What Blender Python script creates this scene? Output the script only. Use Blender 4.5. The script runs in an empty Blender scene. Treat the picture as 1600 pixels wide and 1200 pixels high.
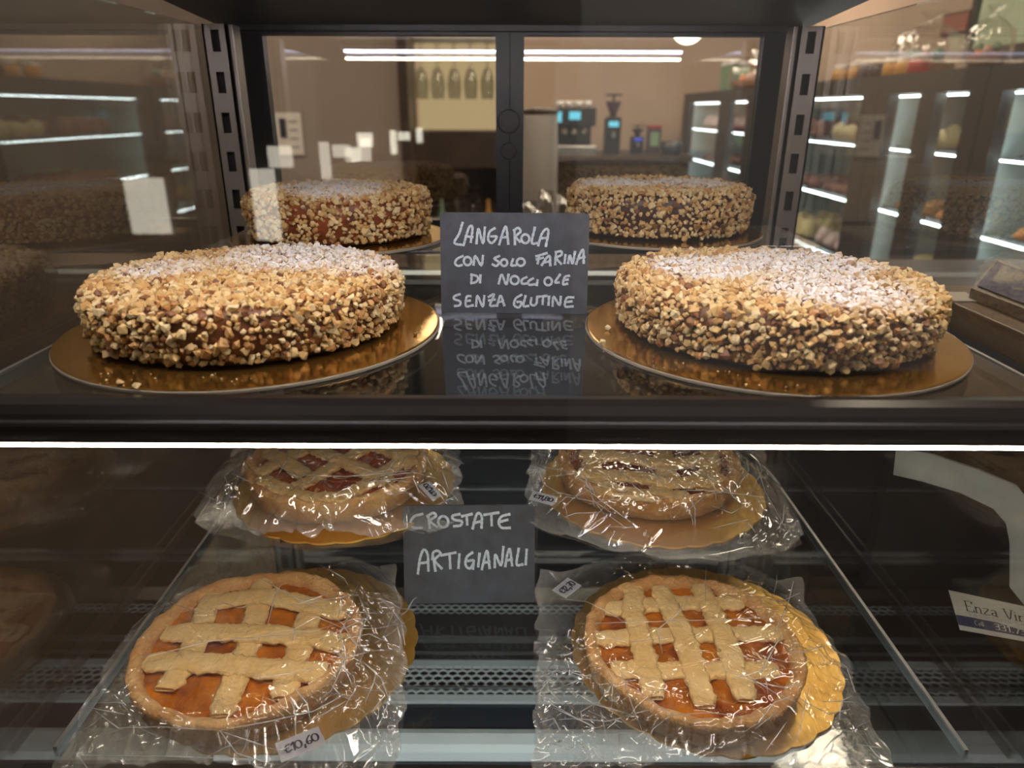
import bpy, bmesh, math, random
import numpy as np
from mathutils import Vector, Matrix

# ------------------------------------------------------------------ camera
CAMZ = 1.35
FPX = 1109.0
PITCH = math.atan(428 / FPX)
ROLL = math.radians(0.2)
_F = np.array([0, math.cos(PITCH), -math.sin(PITCH)])
_U0 = np.array([0, math.sin(PITCH), math.cos(PITCH)])
_R0 = np.array([1.0, 0, 0])
_R = _R0 * math.cos(ROLL) + _U0 * math.sin(ROLL)
_U = _U0 * math.cos(ROLL) - _R0 * math.sin(ROLL)
sc = bpy.context.scene
col = sc.collection
cd = bpy.data.cameras.new('camera')
cam = bpy.data.objects.new('camera', cd)
col.objects.link(cam)
m3 = Matrix((_R, _U, -_F)).transposed()
cam.matrix_world = Matrix.Translation((0, 0, CAMZ)) @ m3.to_4x4()
cd.sensor_width = 36.0
cd.lens = 36.0 * FPX / 1600.0
cd.clip_start = 0.01
cd.dof.use_dof = True
cd.dof.focus_distance = 0.62
cd.dof.aperture_fstop = 5.6
sc.camera = cam

# ------------------------------------------------------------------ world, exposure
W = bpy.data.worlds.new('world')
sc.world = W
W.use_nodes = True
W.node_tree.nodes['Background'].inputs[0].default_value = (0.91, 0.81, 0.73, 1)
W.node_tree.nodes['Background'].inputs[1].default_value = 0.32
vs = sc.view_settings
vs.view_transform = 'Standard'
vs.look = 'None'
vs.gamma = 1.0
vs.use_curve_mapping = False
vs.exposure = 0.0
cy = sc.cycles
cy.use_denoising = True
cy.max_bounces = 9
cy.diffuse_bounces = 3
cy.glossy_bounces = 7
cy.transmission_bounces = 6
cy.transparent_max_bounces = 32
cy.caustics_reflective = False
cy.caustics_refractive = False
cy.sample_clamp_indirect = 6.0
LED_TOP = 45.0
LED_SHELF = 44.0
ROOM_LAMP = 24.0

RNG = np.random.default_rng(11)
random.seed(5)
UP = 1.35 - 0.171      # top of the upper glass shelf
LO = 1.35 - 0.463      # top of the lower glass shelf
DECK = 1.35 - 0.75
DOORY = 1.03
PANE = 0.372
SHW = 0.352


def ray(u, v):
    return _F + _R * (u - 800) / FPX + _U * (600 - v) / FPX


def px(u, v, z):
    d = ray(u, v)
    return d * ((z - CAMZ) / d[2]) + np.array([0, 0, CAMZ])


def pt(u, v, t):
    return ray(u, v) * t + np.array([0, 0, CAMZ])


def pY(u, v, Y):
    d = ray(u, v)
    return d * (Y / d[1]) + np.array([0, 0, CAMZ])


def pX(u, v, X):
    d = ray(u, v)
    return d * (X / d[0]) + np.array([0, 0, CAMZ])


# ------------------------------------------------------------------ materials
def lin(c):
    return tuple((x / 255 / 12.92 if x / 255 <= 0.04045 else ((x / 255 + 0.055) / 1.055) ** 2.4) for x in c) + (1,)


def new_mat(name):
    m = bpy.data.materials.new(name)
    m.use_nodes = True
    nt = m.node_tree
    nt.nodes.clear()
    out = nt.nodes.new('ShaderNodeOutputMaterial')
    return m, nt, out


def N(nt, typ, **kw):
    n = nt.nodes.new(typ)
    for k, v in kw.items():
        if k.startswith('i_'):
            key = k[2:].replace('_', ' ')
            n.inputs[key].default_value = v
        else:
            setattr(n, k, v)
    return n


def pbr(name, c, rough=0.5, metal=0.0, noise=None, bump=0.0, bscale=200, spec=0.5, coat=0.0, c2=None, nscale=30, detail=4):
    m, nt, out = new_mat(name)
    b = N(nt, 'ShaderNodeBsdfPrincipled')
    b.inputs['Base Color'].default_value = lin(c)
    b.inputs['Roughness'].default_value = rough
    b.inputs['Metallic'].default_value = metal
    b.inputs['Specular IOR Level'].default_value = spec
    b.inputs['Coat Weight'].default_value = coat
    tc = N(nt, 'ShaderNodeTexCoord')
    if c2 is not None:
        nz = N(nt, 'ShaderNodeTexNoise')
        nz.inputs['Scale'].default_value = nscale
        nz.inputs['Detail'].default_value = detail
        nt.links.new(tc.outputs['Object'], nz.inputs['Vector'])
        r = N(nt, 'ShaderNodeValToRGB')
        r.color_ramp.elements[0].position = 0.35
        r.color_ramp.elements[1].position = 0.65
        r.color_ramp.elements[0].color = lin(c)
        r.color_ramp.elements[1].color = lin(c2)
        nt.links.new(nz.outputs['Fac'], r.inputs[0])
        nt.links.new(r.outputs[0], b.inputs['Base Color'])
    if bump > 0:
        nz = N(nt, 'ShaderNodeTexNoise')
        nz.inputs['Scale'].default_value = bscale
        nz.inputs['Detail'].default_value = 3
        nt.links.new(tc.outputs['Object'], nz.inputs['Vector'])
        bp = N(nt, 'ShaderNodeBump')
        bp.inputs['Strength'].default_value = bump
        bp.inputs['Distance'].default_value = 0.002
        nt.links.new(nz.outputs['Fac'], bp.inputs['Height'])
        nt.links.new(bp.outputs[0], b.inputs['Normal'])
    nt.links.new(b.outputs[0], out.inputs[0])
    return m


def emit(name, c, s):
    m, nt, out = new_mat(name)
    e = N(nt, 'ShaderNodeEmission')
    e.inputs[0].default_value = lin(c)
    e.inputs[1].default_value = s
    nt.links.new(e.outputs[0], out.inputs[0])
    return m


def clear_mat(name, r0=0.045, tint=(1, 1, 1), rough=0.0, haze=0.0, haze_attr=None, gain=0.95, power=5.0, bump=None):
    """thin clear sheet: straight-through light plus a Schlick mirror term"""
    m, nt, out = new_mat(name)
    lw = N(nt, 'ShaderNodeLayerWeight')
    lw.inputs['Blend'].default_value = 0.5
    p = N(nt, 'ShaderNodeMath', operation='POWER')
    p.inputs[1].default_value = power
    nt.links.new(lw.outputs['Facing'], p.inputs[0])
    ma = N(nt, 'ShaderNodeMath', operation='MULTIPLY_ADD', use_clamp=True)
    ma.inputs[1].default_value = gain - r0
    ma.inputs[2].default_value = r0
    nt.links.new(p.outputs[0], ma.inputs[0])
    tr = N(nt, 'ShaderNodeBsdfTransparent')
    tr.inputs[0].default_value = tuple(tint) + (1,)
    gl = N(nt, 'ShaderNodeBsdfGlossy')
    gl.inputs['Color'].default_value = (1, 1, 1, 1)
    gl.inputs['Roughness'].default_value = rough
    if bump:
        tc = N(nt, 'ShaderNodeTexCoord')
        nz = N(nt, 'ShaderNodeTexNoise')
        nz.inputs['Scale'].default_value = bump[0]
        nz.inputs['Detail'].default_value = 2
        nt.links.new(tc.outputs['Object'], nz.inputs['Vector'])
        bp = N(nt, 'ShaderNodeBump')
        bp.inputs['Strength'].default_value = bump[1]
        bp.inputs['Distance'].default_value = 0.002
        nt.links.new(nz.outputs['Fac'], bp.inputs['Height'])
        nt.links.new(bp.outputs[0], gl.inputs['Normal'])
        nt.links.new(bp.outputs[0], lw.inputs['Normal'])
    base = tr
    if haze > 0 or haze_attr:
        df = N(nt, 'ShaderNodeBsdfDiffuse')
        df.inputs[0].default_value = (0.85, 0.86, 0.86, 1)
        mh = N(nt, 'ShaderNodeMixShader')
        mh.inputs[0].default_value = haze
        if haze_attr:
            at = N(nt, 'ShaderNodeAttribute', attribute_name=haze_attr)
            nt.links.new(at.outputs['Fac'], mh.inputs[0])
        nt.links.new(tr.outputs[0], mh.inputs[1])
        nt.links.new(df.outputs[0], mh.inputs[2])
        base = mh
    mx = N(nt, 'ShaderNodeMixShader')
    nt.links.new(ma.outputs[0], mx.inputs[0])
    nt.links.new(base.outputs[0], mx.inputs[1])
    nt.links.new(gl.outputs[0], mx.inputs[2])
    nt.links.new(mx.outputs[0], out.inputs[0])
    return m


M = {}
M['black_frame'] = pbr('black_frame', (30, 32, 38), 0.35, spec=0.5, bump=0.05)
M['slate'] = pbr('slate', (66, 72, 84), 0.4)
M['rail'] = pbr('rail', (30, 27, 26), 0.28)
M['post_metal'] = pbr('post_metal', (150, 142, 136), 0.38, metal=0.85)
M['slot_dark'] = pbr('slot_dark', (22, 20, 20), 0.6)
M['alu'] = pbr('alu', (205, 205, 205), 0.3, metal=0.9)
M['pale_metal'] = pbr('pale_metal', (212, 213, 208), 0.45)
M['deck_metal'] = pbr('deck_metal', (70, 78, 88), 0.22, metal=0.6)
M['rear_dark'] = pbr('rear_dark', (40, 40, 43), 0.3)
M['glass'] = clear_mat('pane_glass', 0.075, (0.965, 0.98, 0.972))
M['side_glass'] = clear_mat('side_pane_glass', 0.10, (0.93, 0.95, 0.93))
M['front_glass'] = clear_mat('front_pane_glass', 0.035, (0.985, 0.99, 0.985))
M['shelf_glass'] = clear_mat('shelf_glass', 0.05, (0.86, 0.90, 0.89), gain=0.9, power=4.3)
M['acrylic'] = clear_mat('acrylic', 0.05, (0.95, 0.955, 0.95), haze=0.03)
M['film'] = clear_mat('cellophane', 0.12, (0.985, 0.985, 0.98), rough=0.09, haze_attr='film', gain=0.9, power=3.4, bump=(45, 0.12))
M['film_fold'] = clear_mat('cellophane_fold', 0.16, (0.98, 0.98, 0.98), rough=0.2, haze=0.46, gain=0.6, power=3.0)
M['led_white'] = emit('led_white', (255, 238, 218), LED_SHELF)
M['led_lower'] = emit('led_lower', (240, 246, 255), LED_SHELF * 2.0)
M['led_top_warm'] = emit('led_top_warm', (255, 236, 208), LED_TOP * 1.1)
M['led_top_cool'] = emit('led_top_cool', (222, 222, 255), LED_TOP * 0.75)
M['led_rear'] = emit('led_rear', (255, 240, 222), 1.6)
M['gold'] = pbr('gold', (224, 176, 88), 0.16, metal=0.95, c2=(208, 158, 72), nscale=14, bump=0.06, bscale=120)
M['gold_foil'] = pbr('gold_foil', (232, 190, 104), 0.36, metal=0.85, c2=(220, 172, 84), nscale=20, bump=0.3, bscale=160)
M['board_edge'] = pbr('board_edge', (168, 158, 140), 0.6)
M['slate_board'] = pbr('slate_board', (58, 62, 70), 0.55, c2=(70, 75, 84), nscale=60, bump=0.2, bscale=900)
M['chalk'] = pbr('chalk', (205, 216, 226), 0.8, c2=(176, 190, 204), nscale=400)
M['ink'] = pbr('ink', (52, 52, 66), 0.6)
M['sticker'] = pbr('sticker', (226, 228, 236), 0.5)
M['crust'] = pbr('crust', (204, 146, 86), 0.75, c2=(228, 182, 122), nscale=45, bump=0.9, bscale=380)
M['crust_rim'] = pbr('crust_rim', (214, 158, 108), 0.75, c2=(230, 186, 136), nscale=70, bump=0.5, bscale=420)
M['lattice'] = pbr('lattice', (232, 190, 122), 0.7, c2=(238, 204, 146), nscale=50, bump=0.7, bscale=320)
M['jam_orange'] = pbr('jam_orange', (140, 60, 6), 0.08, c2=(208, 122, 12), nscale=36, coat=0.5, bump=0.5, bscale=90)
M['jam_red'] = pbr('jam_red', (150, 62, 34), 0.12, c2=(190, 96, 48), nscale=30, coat=0.5, bump=0.5, bscale=90)
M['jam_berry'] = pbr('jam_berry', (120, 58, 40), 0.12, c2=(160, 88, 60), nscale=30, coat=0.5, bump=0.5, bscale=90)
M['wall_beige'] = pbr('wall_beige', (180, 158, 140), 0.85, c2=(174, 152, 134), nscale=3)
M['wall_brown'] = pbr('wall_brown', (72, 60, 52), 0.6, c2=(62, 51, 44), nscale=4)
M['partition'] = pbr('partition', (150, 134, 122), 0.8)
M['dark_wood'] = pbr('dark_wood', (58, 46, 40), 0.4, c2=(70, 56, 48), nscale=8)
M['cab_dark'] = pbr('cab_dark', (52, 46, 42), 0.4)
M['floor'] = pbr('floor', (120, 105, 92), 0.4)
M['ceiling'] = pbr('ceiling', (205, 190, 172), 0.9)
M['white'] = pbr('white_plastic', (226, 226, 226), 0.4)
M['paper'] = pbr('paper', (225, 215, 205), 0.8)
M['steel'] = pbr('steel', (190, 188, 184), 0.25, metal=0.9)
M['black_plastic'] = pbr('black_plastic', (26, 26, 28), 0.35)
M['navy'] = pbr('navy', (58, 58, 98), 0.6)
M['brown_counter'] = pbr('brown_counter', (140, 116, 98), 0.4, c2=(126, 104, 88), nscale=5)
M['bake_a'] = pbr('bake_a', (206, 150, 92), 0.7, c2=(180, 118, 66), nscale=40)
M['bake_b'] = pbr('bake_b', (222, 196, 140), 0.7, c2=(206, 170, 110), nscale=40)
M['bake_c'] = pbr('bake_c', (196, 84, 50), 0.6, c2=(226, 178, 110), nscale=60)
M['bake_d'] = pbr('bake_d', (110, 62, 48), 0.6, c2=(150, 90, 70), nscale=50)
M['bake_e'] = pbr('bake_e', (226, 206, 196), 0.6, c2=(206, 150, 140), nscale=40)
M['fridge_back'] = pbr('fridge_back', (186, 196, 192), 0.5)
M['fridge_led'] = emit('fridge_led', (240, 250, 255), 22.0)
M['rack_glow'] = emit('rack_glow', (255, 220, 165), 0.55)
M['lamp_glow'] = emit('lamp_glow', (255, 240, 215), 6.0)
M['downlight'] = emit('downlight', (255, 232, 206), ROOM_LAMP)
M['screen'] = emit('screen', (120, 215, 235), 1.2)
M['screen_blue'] = emit('screen_blue', (90, 100, 230), 0.9)
M['window_glow'] = emit('window_glow', (214, 226, 180), 1.3)
M['slat'] = pbr('slat', (206, 210, 190), 0.6)
M['red'] = pbr('red_paint', (160, 40, 36), 0.5)
M['brick_red'] = pbr('picture_red', (150, 92, 76), 0.7)
M['green'] = pbr('green_tin', (120, 150, 120), 0.5)
M['amber'] = pbr('amber_jar', (196, 142, 62), 0.3)
M['purple_jar'] = pbr('purple_jar', (70, 50, 60), 0.3)
M['wineglass'] = clear_mat('wineglass', 0.09, (0.86, 0.86, 0.84), gain=0.95, power=2.5)


# ------------------------------------------------------------------ object helpers
def tag(o, label=None, cat=None, group=None, kind=None):
    if label:
        o['label'] = label
    if cat:
        o['category'] = cat
    if group:
        o['group'] = group
    if kind:
        o['kind'] = kind
    return o


def empty(name, loc=(0, 0, 0), label=None, cat=None, group=None, kind=None):
    o = bpy.data.objects.new(name, None)
    col.objects.link(o)
    o.location = loc
    o.empty_display_size = 0.02
    return tag(o, label, cat, group, kind)


def mesh_obj(name, me, mat, parent=None):
    if mat is not None:
        me.materials.clear()
        me.materials.append(mat)
    o = bpy.data.objects.new(name, me)
    col.objects.link(o)
    if parent is not None:
        o.parent = parent
        o.matrix_parent_inverse = Matrix.Translation(-Vector(parent.location))
    return o


def raw(name, verts, faces, mat, parent=None, smooth=False):
    me = bpy.data.meshes.new(name)
    me.from_pydata([tuple(map(float, v)) for v in verts], [], [tuple(int(i) for i in f) for f in faces])
    if smooth:
        me.polygons.foreach_set('use_smooth', [True] * len(me.polygons))
    me.update()
    return mesh_obj(name, me, mat, parent)


def from_bm(name, bm, mat, parent=None, smooth=False):
    me = bpy.data.meshes.new(name)
    bmesh.ops.recalc_face_normals(bm, faces=bm.faces)
    bm.to_mesh(me)
    bm.free()
    if smooth:
        me.polygons.foreach_set('use_smooth', [True] * len(me.polygons))
    return mesh_obj(name, me, mat, parent)


def bm_box(bm, x0, x1, y0, y1, z0, z1, bevel=0.0, mtx=None):
    r = bmesh.ops.create_cube(bm, size=1.0)
    vv = r['verts']
    for v in vv:
        v.co = Vector(((x0 + x1) / 2 + v.co.x * (x1 - x0), (y0 + y1) / 2 + v.co.y * (y1 - y0), (z0 + z1) / 2 + v.co.z * (z1 - z0)))
    if bevel > 0:
        es = list({e for v in vv for e in v.link_edges})
        rb = bmesh.ops.bevel(bm, geom=es, offset=bevel, segments=2, affect='EDGES', profile=0.5)
        vv = rb['verts']
    if mtx is not None:
        bmesh.ops.transform(bm, matrix=mtx, verts=list({v for v in vv}))
    return vv


def box(name, x0, x1, y0, y1, z0, z1, mat, parent=None, bevel=0.0):
    bm = bmesh.new()
    bevel = min(bevel, 0.3 * min(abs(x1 - x0), abs(y1 - y0), abs(z1 - z0)))
    bm_box(bm, x0, x1, y0, y1, z0, z1, bevel)
    return from_bm(name, bm, mat, parent)


def boxes(name, lst, mat, parent=None, bevel=0.0):
    bm = bmesh.new()
    for b in lst:
        bm_box(bm, *b, bevel)
    return from_bm(name, bm, mat, parent)


def lathe(name, prof, mat, parent=None, loc=(0, 0, 0), seg=32, smooth=True, jitter=None):
    vs_, fs = [], []
    n = len(prof)
    for i in range(seg):
        a = 2 * math.pi * i / seg
        for k, (r, z) in enumerate(prof):
            rr, zz = (r, z) if jitter is None else jitter(r, z, a, k)
            vs_.append((loc[0] + rr * math.cos(a), loc[1] + rr * math.sin(a), loc[2] + zz))
    for i in range(seg):
        j = (i + 1) % seg
        for k in range(n - 1):
            fs.append((i * n + k, j * n + k, j * n + k + 1, i * n + k + 1))
    bm = bmesh.new()
    bv = [bm.verts.new(v) for v in vs_]
    for f in fs:
        try:
            bm.faces.new([bv[q] for q in f])
        except ValueError:
            pass
    bmesh.ops.remove_doubles(bm, verts=bm.verts, dist=1e-6)
    return from_bm(name, bm, mat, parent, smooth)


def tube(name, pts, r, mat, parent=None, seg=8):
    bm = bmesh.new()
    rings = []
    P = [Vector(p) for p in pts]
    for i, p in enumerate(P):
        d = (P[min(i + 1, len(P) - 1)] - P[max(i - 1, 0)]).normalized()
        a = d.orthogonal().normalized()
        b = d.cross(a)
        rings.append([bm.verts.new(p + r * (math.cos(t) * a + math.sin(t) * b)) for t in [2 * math.pi * k / seg for k in range(seg)]])
    for i in range(len(rings) - 1):
        for k in range(seg):
            bm.faces.new((rings[i][k], rings[i][(k + 1) % seg], rings[i + 1][(k + 1) % seg], rings[i + 1][k]))
    bm.faces.new(rings[0])
    bm.faces.new(rings[-1])
    return from_bm(name, bm, mat, parent, True)


def slab(name, quad, thick, mat, parent=None, n=None):
    """slab between four corner points (TL, TR, BR, BL), extruded by thick along its normal"""
    q = [Vector(p) for p in quad]
    nn = (q[1] - q[0]).cross(q[3] - q[0]).normalized() * thick
    vv = q + [p + nn for p in q]
    fs = [(0, 1, 2, 3), (7, 6, 5, 4), (0, 4, 5, 1), (1, 5, 6, 2), (2, 6, 7, 3), (3, 7, 4, 0)]
    return raw(name, vv, fs, mat, parent)


# ------------------------------------------------------------------ room
FLOOR = 0.0


def struct(o):
    o['kind'] = 'structure'
    return o


struct(box('floor', -4.2, 4.0, -3.0, 7.2, -0.1, 0.0, M['floor']))
struct(box('ceiling', -4.2, 4.0, -0.6, 7.2, 2.75, 2.85, M['ceiling']))
struct(box('wall_back', -4.2, 4.0, 7.0, 7.2, 0.0, 2.75, M['wall_beige']))
struct(box('wall_right', 2.25, 2.40, 0.0, 7.0, 0.0, 2.75, M['wall_beige']))
struct(box('wall_left', -1.15, -1.0, -0.3, 3.0, 0.0, 2.75, M['wall_brown']))

# partition seen through the left sliding door, with its dark end post
p0, p1 = pY(380, 200, 4.2), pY(626, 200, 4.2)
struct(box('wall_partition', -2.6, p1[0], 4.2, 4.35, 0.0, 2.75, M['partition']))
pe = pY(641, 200, 4.2)
struct(box('trim_1', p1[0] + 0.004, pe[0], 4.17, 4.36, 0.0, 2.75, M['dark_wood']))

# ------------------------------------------------------------------ display case
case = empty('display_case', (0, 0.7, 0), 'dark framed glass pastry display case holding cakes and tarts', 'display case')
# roof, sloping slightly up towards the front
zr0, zr1 = CAMZ + 0.098, CAMZ + 0.142
yr0, yr1 = DOORY + 0.06, 0.372
vv = []
for X in (-PANE - 0.012, PANE + 0.012):
    vv += [(X, yr1, zr1), (X, yr0, zr0), (X, yr0, zr0 + 0.05), (X, yr1, zr1 + 0.05)]
raw('roof_panel', vv, [(0, 1, 2, 3), (7, 6, 5, 4), (0, 4, 5, 1), (1, 5, 6, 2), (2, 6, 7, 3), (3, 7, 4, 0)], M['slate'], case)
# front glass and side glass
box('front_glass', -PANE - 0.008, PANE + 0.008, 0.358, 0.363, DECK - 0.02, CAMZ + 0.14, M['front_glass'], case)
for s in (-1, 1):
    xs = sorted((s * PANE, s * (PANE + 0.006)))
    box('side_glass', xs[0], xs[1], 0.372, DOORY - 0.004, DECK - 0.02, CAMZ + 0.093, M['side_glass'], case)
# base
box('base_cabinet', -PANE - 0.006, PANE + 0.006, 0.36, DOORY + 0.12, 0.02, DECK - 0.06, M['rail'], case)
box('deck_plate', -PANE + 0.002, PANE - 0.002, 0.372, 0.742, DECK - 0.012, DECK - 0.004, M['deck_metal'], case)
bm = bmesh.new()
prof = [(0.652, 0.0), (0.656, 0.010), (0.664, 0.015), (0.680, 0.016), (0.690, 0.012), (0.696, 0.0)]
for X in (-PANE + 0.004, PANE - 0.004):
    for y, z in prof:
        bm.verts.new((X, y, DECK - 0.003 + z))
bm.verts.ensure_lookup_table()
n = len(prof)
for k in range(n):
    bm.faces.new([bm.verts[i] for i in (k, (k + 1) % n, n + (k + 1) % n, n + k)])
bm.faces.new([bm.verts[i] for i in range(n)])
bm.faces.new([bm.verts[n + i] for i in range(n)])
from_bm('deck_channel', bm, M['pale_metal'], case)


def grille(name, x0, x1, y0, rows, pitch, z, tail, yscale=0.82, parent=None):
    vs_, fs = [], []
    rh = pitch * 0.866 * yscale
    R = pitch / math.sqrt(3)
    r = R * 0.80
    ncol = int((x1 - x0) / pitch)
    for j in range(rows):
        for i in range(ncol):
            cx = x0 + (i + 0.5 + 0.5 * (j % 2)) * pitch
            cyy = y0 + j * rh + R * yscale
            b = len(vs_)
            for rad in (R, r):
                for k in range(6):
                    a = math.radians(60 * k + 30)
                    vs_.append((cx + rad * math.cos(a), cyy + rad * math.sin(a) * yscale, z))
            for k in range(6):
                vs_.append((cx + r * math.cos(math.radians(60 * k + 30)), cyy + r * math.sin(math.radians(60 * k + 30)) * yscale, z - 0.002))
            for k in range(6):
                k2 = (k + 1) % 6
                fs.append((b + k, b + k2, b + 6 + k2, b + 6 + k))
                fs.append((b + 6 + k, b + 6 + k2, b + 12 + k2, b + 12 + k))
    o = raw(name, vs_, fs, M['pale_metal'], parent)
    yt = y0 + (rows - 1) * rh + 2 * R * yscale
    return o, yt


g = empty('air_grille', (0, 0.78, DECK), 'pale perforated metal air grille with hexagonal holes on the case floor', 'grille')
o, yt = grille('perforated_plate', -0.362, 0.352, 0.752, 6, 0.0136, DECK, 0, parent=g)
box('grille_front_edge', -PANE + .003, PANE - .003, 0.744, 0.7565, DECK - 0.004, DECK + 0.0004, M['pale_metal'], g)
box('grille_fold', -0.366, 0.366, 0.7665, 0.769, DECK - 0.001, DECK + 0.003, M['alu'], g)
box('grille_rear_plate', -PANE + .003, PANE - .003, yt - 0.004, 0.822, DECK - 0.004, DECK + 0.0006, M['pale_metal'], g)
o2, yt2 = grille('perforated_plate', -0.362, 0.352, 0.925, 2, 0.0136, DECK, 0, parent=g)
box('grille_well', -PANE + .003, PANE - .003, 0.744, 1.0, DECK - 0.06, DECK - 0.035, M['slot_dark'], g)
box('deck_trim', -PANE + .003, PANE - .003, 0.860, 0.866, DECK - 0.002, DECK + 0.006, M['alu'], case)
box('deck_trim', -PANE + .003, PANE - .003, 0.835, 0.838, DECK - 0.002, DECK + 0.002, M['alu'], case)

# rear wall of the lower compartment with rails
box('rear_panel', -PANE, PANE, DOORY, DOORY + 0.02, DECK - 0.03, CAMZ - 0.235, M['rear_dark'], case)
for zz, hh in ((-0.575, 0.004), (-0.700, 0.003), (-0.716, 0.003), (-0.50, 0.002)):
    box('rear_rail', -PANE + 0.01, PANE - 0.01, DOORY - 0.012, DOORY - 0.001, CAMZ + zz - hh, CAMZ + zz, M['alu'], case)
o = box('rear_light_strip', -PANE, PANE, DOORY - 0.012, DOORY - 0.002, CAMZ - 0.2235, CAMZ - 0.219, M['led_rear'], case)
tag(o, 'thin white light strip along the rear below the upper shelf')
box('rear_sill', -PANE, PANE, DOORY, DOORY + 0.05, CAMZ - 0.235, CAMZ - 0.178, M['black_frame'], case)
# top header over the doors
box('door_header', -PANE, PANE, DOORY - 0.01, DOORY + 0.055, CAMZ + 0.0955, CAMZ + 0.16, M['black_frame'], case)


# slotted uprights
def upright(xa, xb, y, z0, z1, parent):
    t = 0.0025
    sw = 0.010
    xc = (xa + xb) / 2
    lst = [(xa, xc - sw / 2, y, y + t, z0, z1), (xc + sw / 2, xb, y, y + t, z0, z1)]
    sl, pitch = 0.024, 0.046
    z = z0
    k = 0
    cur = z0
    while cur < z1:
        nxt = min(cur + pitch - sl, z1)
        lst.append((xc - sw / 2, xc + sw / 2, y, y + t, cur, nxt))
        cur = nxt + sl
    lst += [(xa, xa + t, y, y + 0.022, z0, z1), (xb - t, xb, y, y + 0.022, z0, z1)]
    u = boxes('slotted_upright', lst, M['post_metal'], parent)
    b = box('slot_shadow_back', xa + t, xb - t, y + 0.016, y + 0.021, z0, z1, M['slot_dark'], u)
    return u


for s in (-1, 1):
    xa, xb = sorted((s * 0.3395, s * 0.3690))
    upright(xa, xb, 0.935, CAMZ - 0.74, CAMZ + 0.094, case)
    xa, xb = sorted((s * 0.3330, s * 0.3388))
    box('upright_edge', xa, xb, 0.938, 0.962, CAMZ - 0.74, CAMZ + 0.094, M['post_metal'], case, 0.001)

# sliding doors


def door(x0, x1, y, label, knob_x):
    d = empty('sliding_door', (0.5 * (x0 + x1), y, CAMZ - 0.175), label, 'door', 'rear sliding doors')
    st = 0.026
    zb, zt = CAMZ - 0.1755, CAMZ + 0.0955
    return d, st, zb, zt


zb, zt = CAMZ - 0.1770, CAMZ + 0.0950
xl0, xl1 = -0.368, pY(775, 200, DOORY)[0]
xr0, xr1 = pY(818, 200, DOORY)[0], 0.368
gl0 = pY(425, 200, DOORY)[0]
gr1 = pY(1178, 200, DOORY)[0]
xm = (xl1 + xr0) / 2
for (a, b, ga, gb, yy, lab) in ((xl0, xm - 0.0005, gl0, xl1, DOORY + 0.001, 'black framed sliding glass door behind the rear left cake'),
                               (xm + 0.0005, xr1, xr0, gr1, DOORY + 0.001, 'black framed sliding glass door behind the rear right cake')):
    d = empty('sliding_door', ((a + b) / 2, yy, zb), lab, 'door')
    boxes('door_frame', [(a, ga, yy, yy + 0.018, zb, zt), (gb, b, yy, yy + 0.018, zb, zt), (ga, gb, yy, yy + 0.018, zb, zb + 0.03),
                         (ga, gb, yy, yy + 0.018, zt - 0.004, zt)], M['black_frame'], d)
    box('door_pane', ga, gb, yy + 0.007, yy + 0.011, zb + 0.03, zt - 0.004, M['glass'], d)
box('meeting_strip', xm - 0.004, xm + 0.004, DOORY + 0.0195, DOORY + 0.022, zb, zt, M['black_frame'], d)
for v, rr in ((190, 0.0155), (236, 0.011)):
    c = pY(795, v, DOORY)
    bm = bmesh.new()
    bmesh.ops.create_cone(bm, cap_ends=True, segments=28, radius1=rr, radius2=rr * 0.92, depth=0.006,
                          matrix=Matrix.Translation((c[0], DOORY - 0.002, c[2])) @ Matrix.Rotation(math.pi / 2, 4, 'X'))
    bm2 = from_bm('door_lock', bm, M['black_plastic'], d)

# glass shelves
sh = box('glass_shelf', -SHW, SHW, 0.412, 0.930, UP - 0.007, UP, M['shelf_glass'], None, 0.0008)
tag(sh, 'upper glass shelf carrying the nut covered cakes', 'shelf')
sh2 = box('glass_shelf', -SHW, SHW, 0.40, 0.930, LO - 0.007, LO, M['shelf_glass'], None, 0.0008)
tag(sh2, 'lower glass shelf carrying the wrapped tarts', 'shelf')
for zz, o_ in ((UP, sh), (LO, sh2)):
    for s in (-1, 1):
        xa, xb = sorted((s * (SHW + 0.0005), s * (SHW + 0.0035)))
        t = box('shelf_side_edge', xa, xb, 0.412, 0.930, zz - 0.009, zz + 0.001, M['alu'], o_)
# dark front rail of the upper shelf with its light strip
fr = empty('shelf_front_rail', (0, 0.40, CAMZ - 0.19), 'dark metal front rail of the upper shelf with a glowing light strip', 'rail')
XR = 0.370
bm = bmesh.new()
prof = [(0.4118, -0.1665), (0.4000, -0.1640), (0.3920, -0.1655), (0.3880, -0.1700), (0.3872, -0.1735), (0.3850, -0.1745), (0.3842, -0.1765), (0.3848, -0.1785),
        (0.3868, -0.1795), (0.3872, -0.1888), (0.3890, -0.1892), (0.4118, -0.1892)]
for X in (-XR, XR):
    for y, z in prof:
        bm.verts.new((X, y, CAMZ + z))
bm.verts.ensure_lookup_table()
n = len(prof)
for k in range(n):
    bm.faces.new([bm.verts[i] for i in (k, (k + 1) % n, n + (k + 1) % n, n + k)])
bm.faces.new([bm.verts[i] for i in range(n)])
bm.faces.new([bm.verts[n + i] for i in range(n)])
from_bm('rail_profile', bm, M['rail'], fr)
box('led_strip', -XR, XR, 0.3885, 0.3985, CAMZ - 0.1916, CAMZ - 0.1893, M['led_white'], fr)
fr2 = empty('shelf_front_rail', (0, 0.39, LO - 0.02), 'front rail of the lower shelf with a light strip below the wrapped tarts', 'rail')
box('rail_profile', -XR, XR, 0.380, 0.3995, LO - 0.026, LO - 0.0002, M['rail'], fr2, 0.002)
box('led_strip', -XR, XR, 0.384, 0.394, LO - 0.0295, LO - 0.0262, M['led_lower'], fr2)
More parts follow.
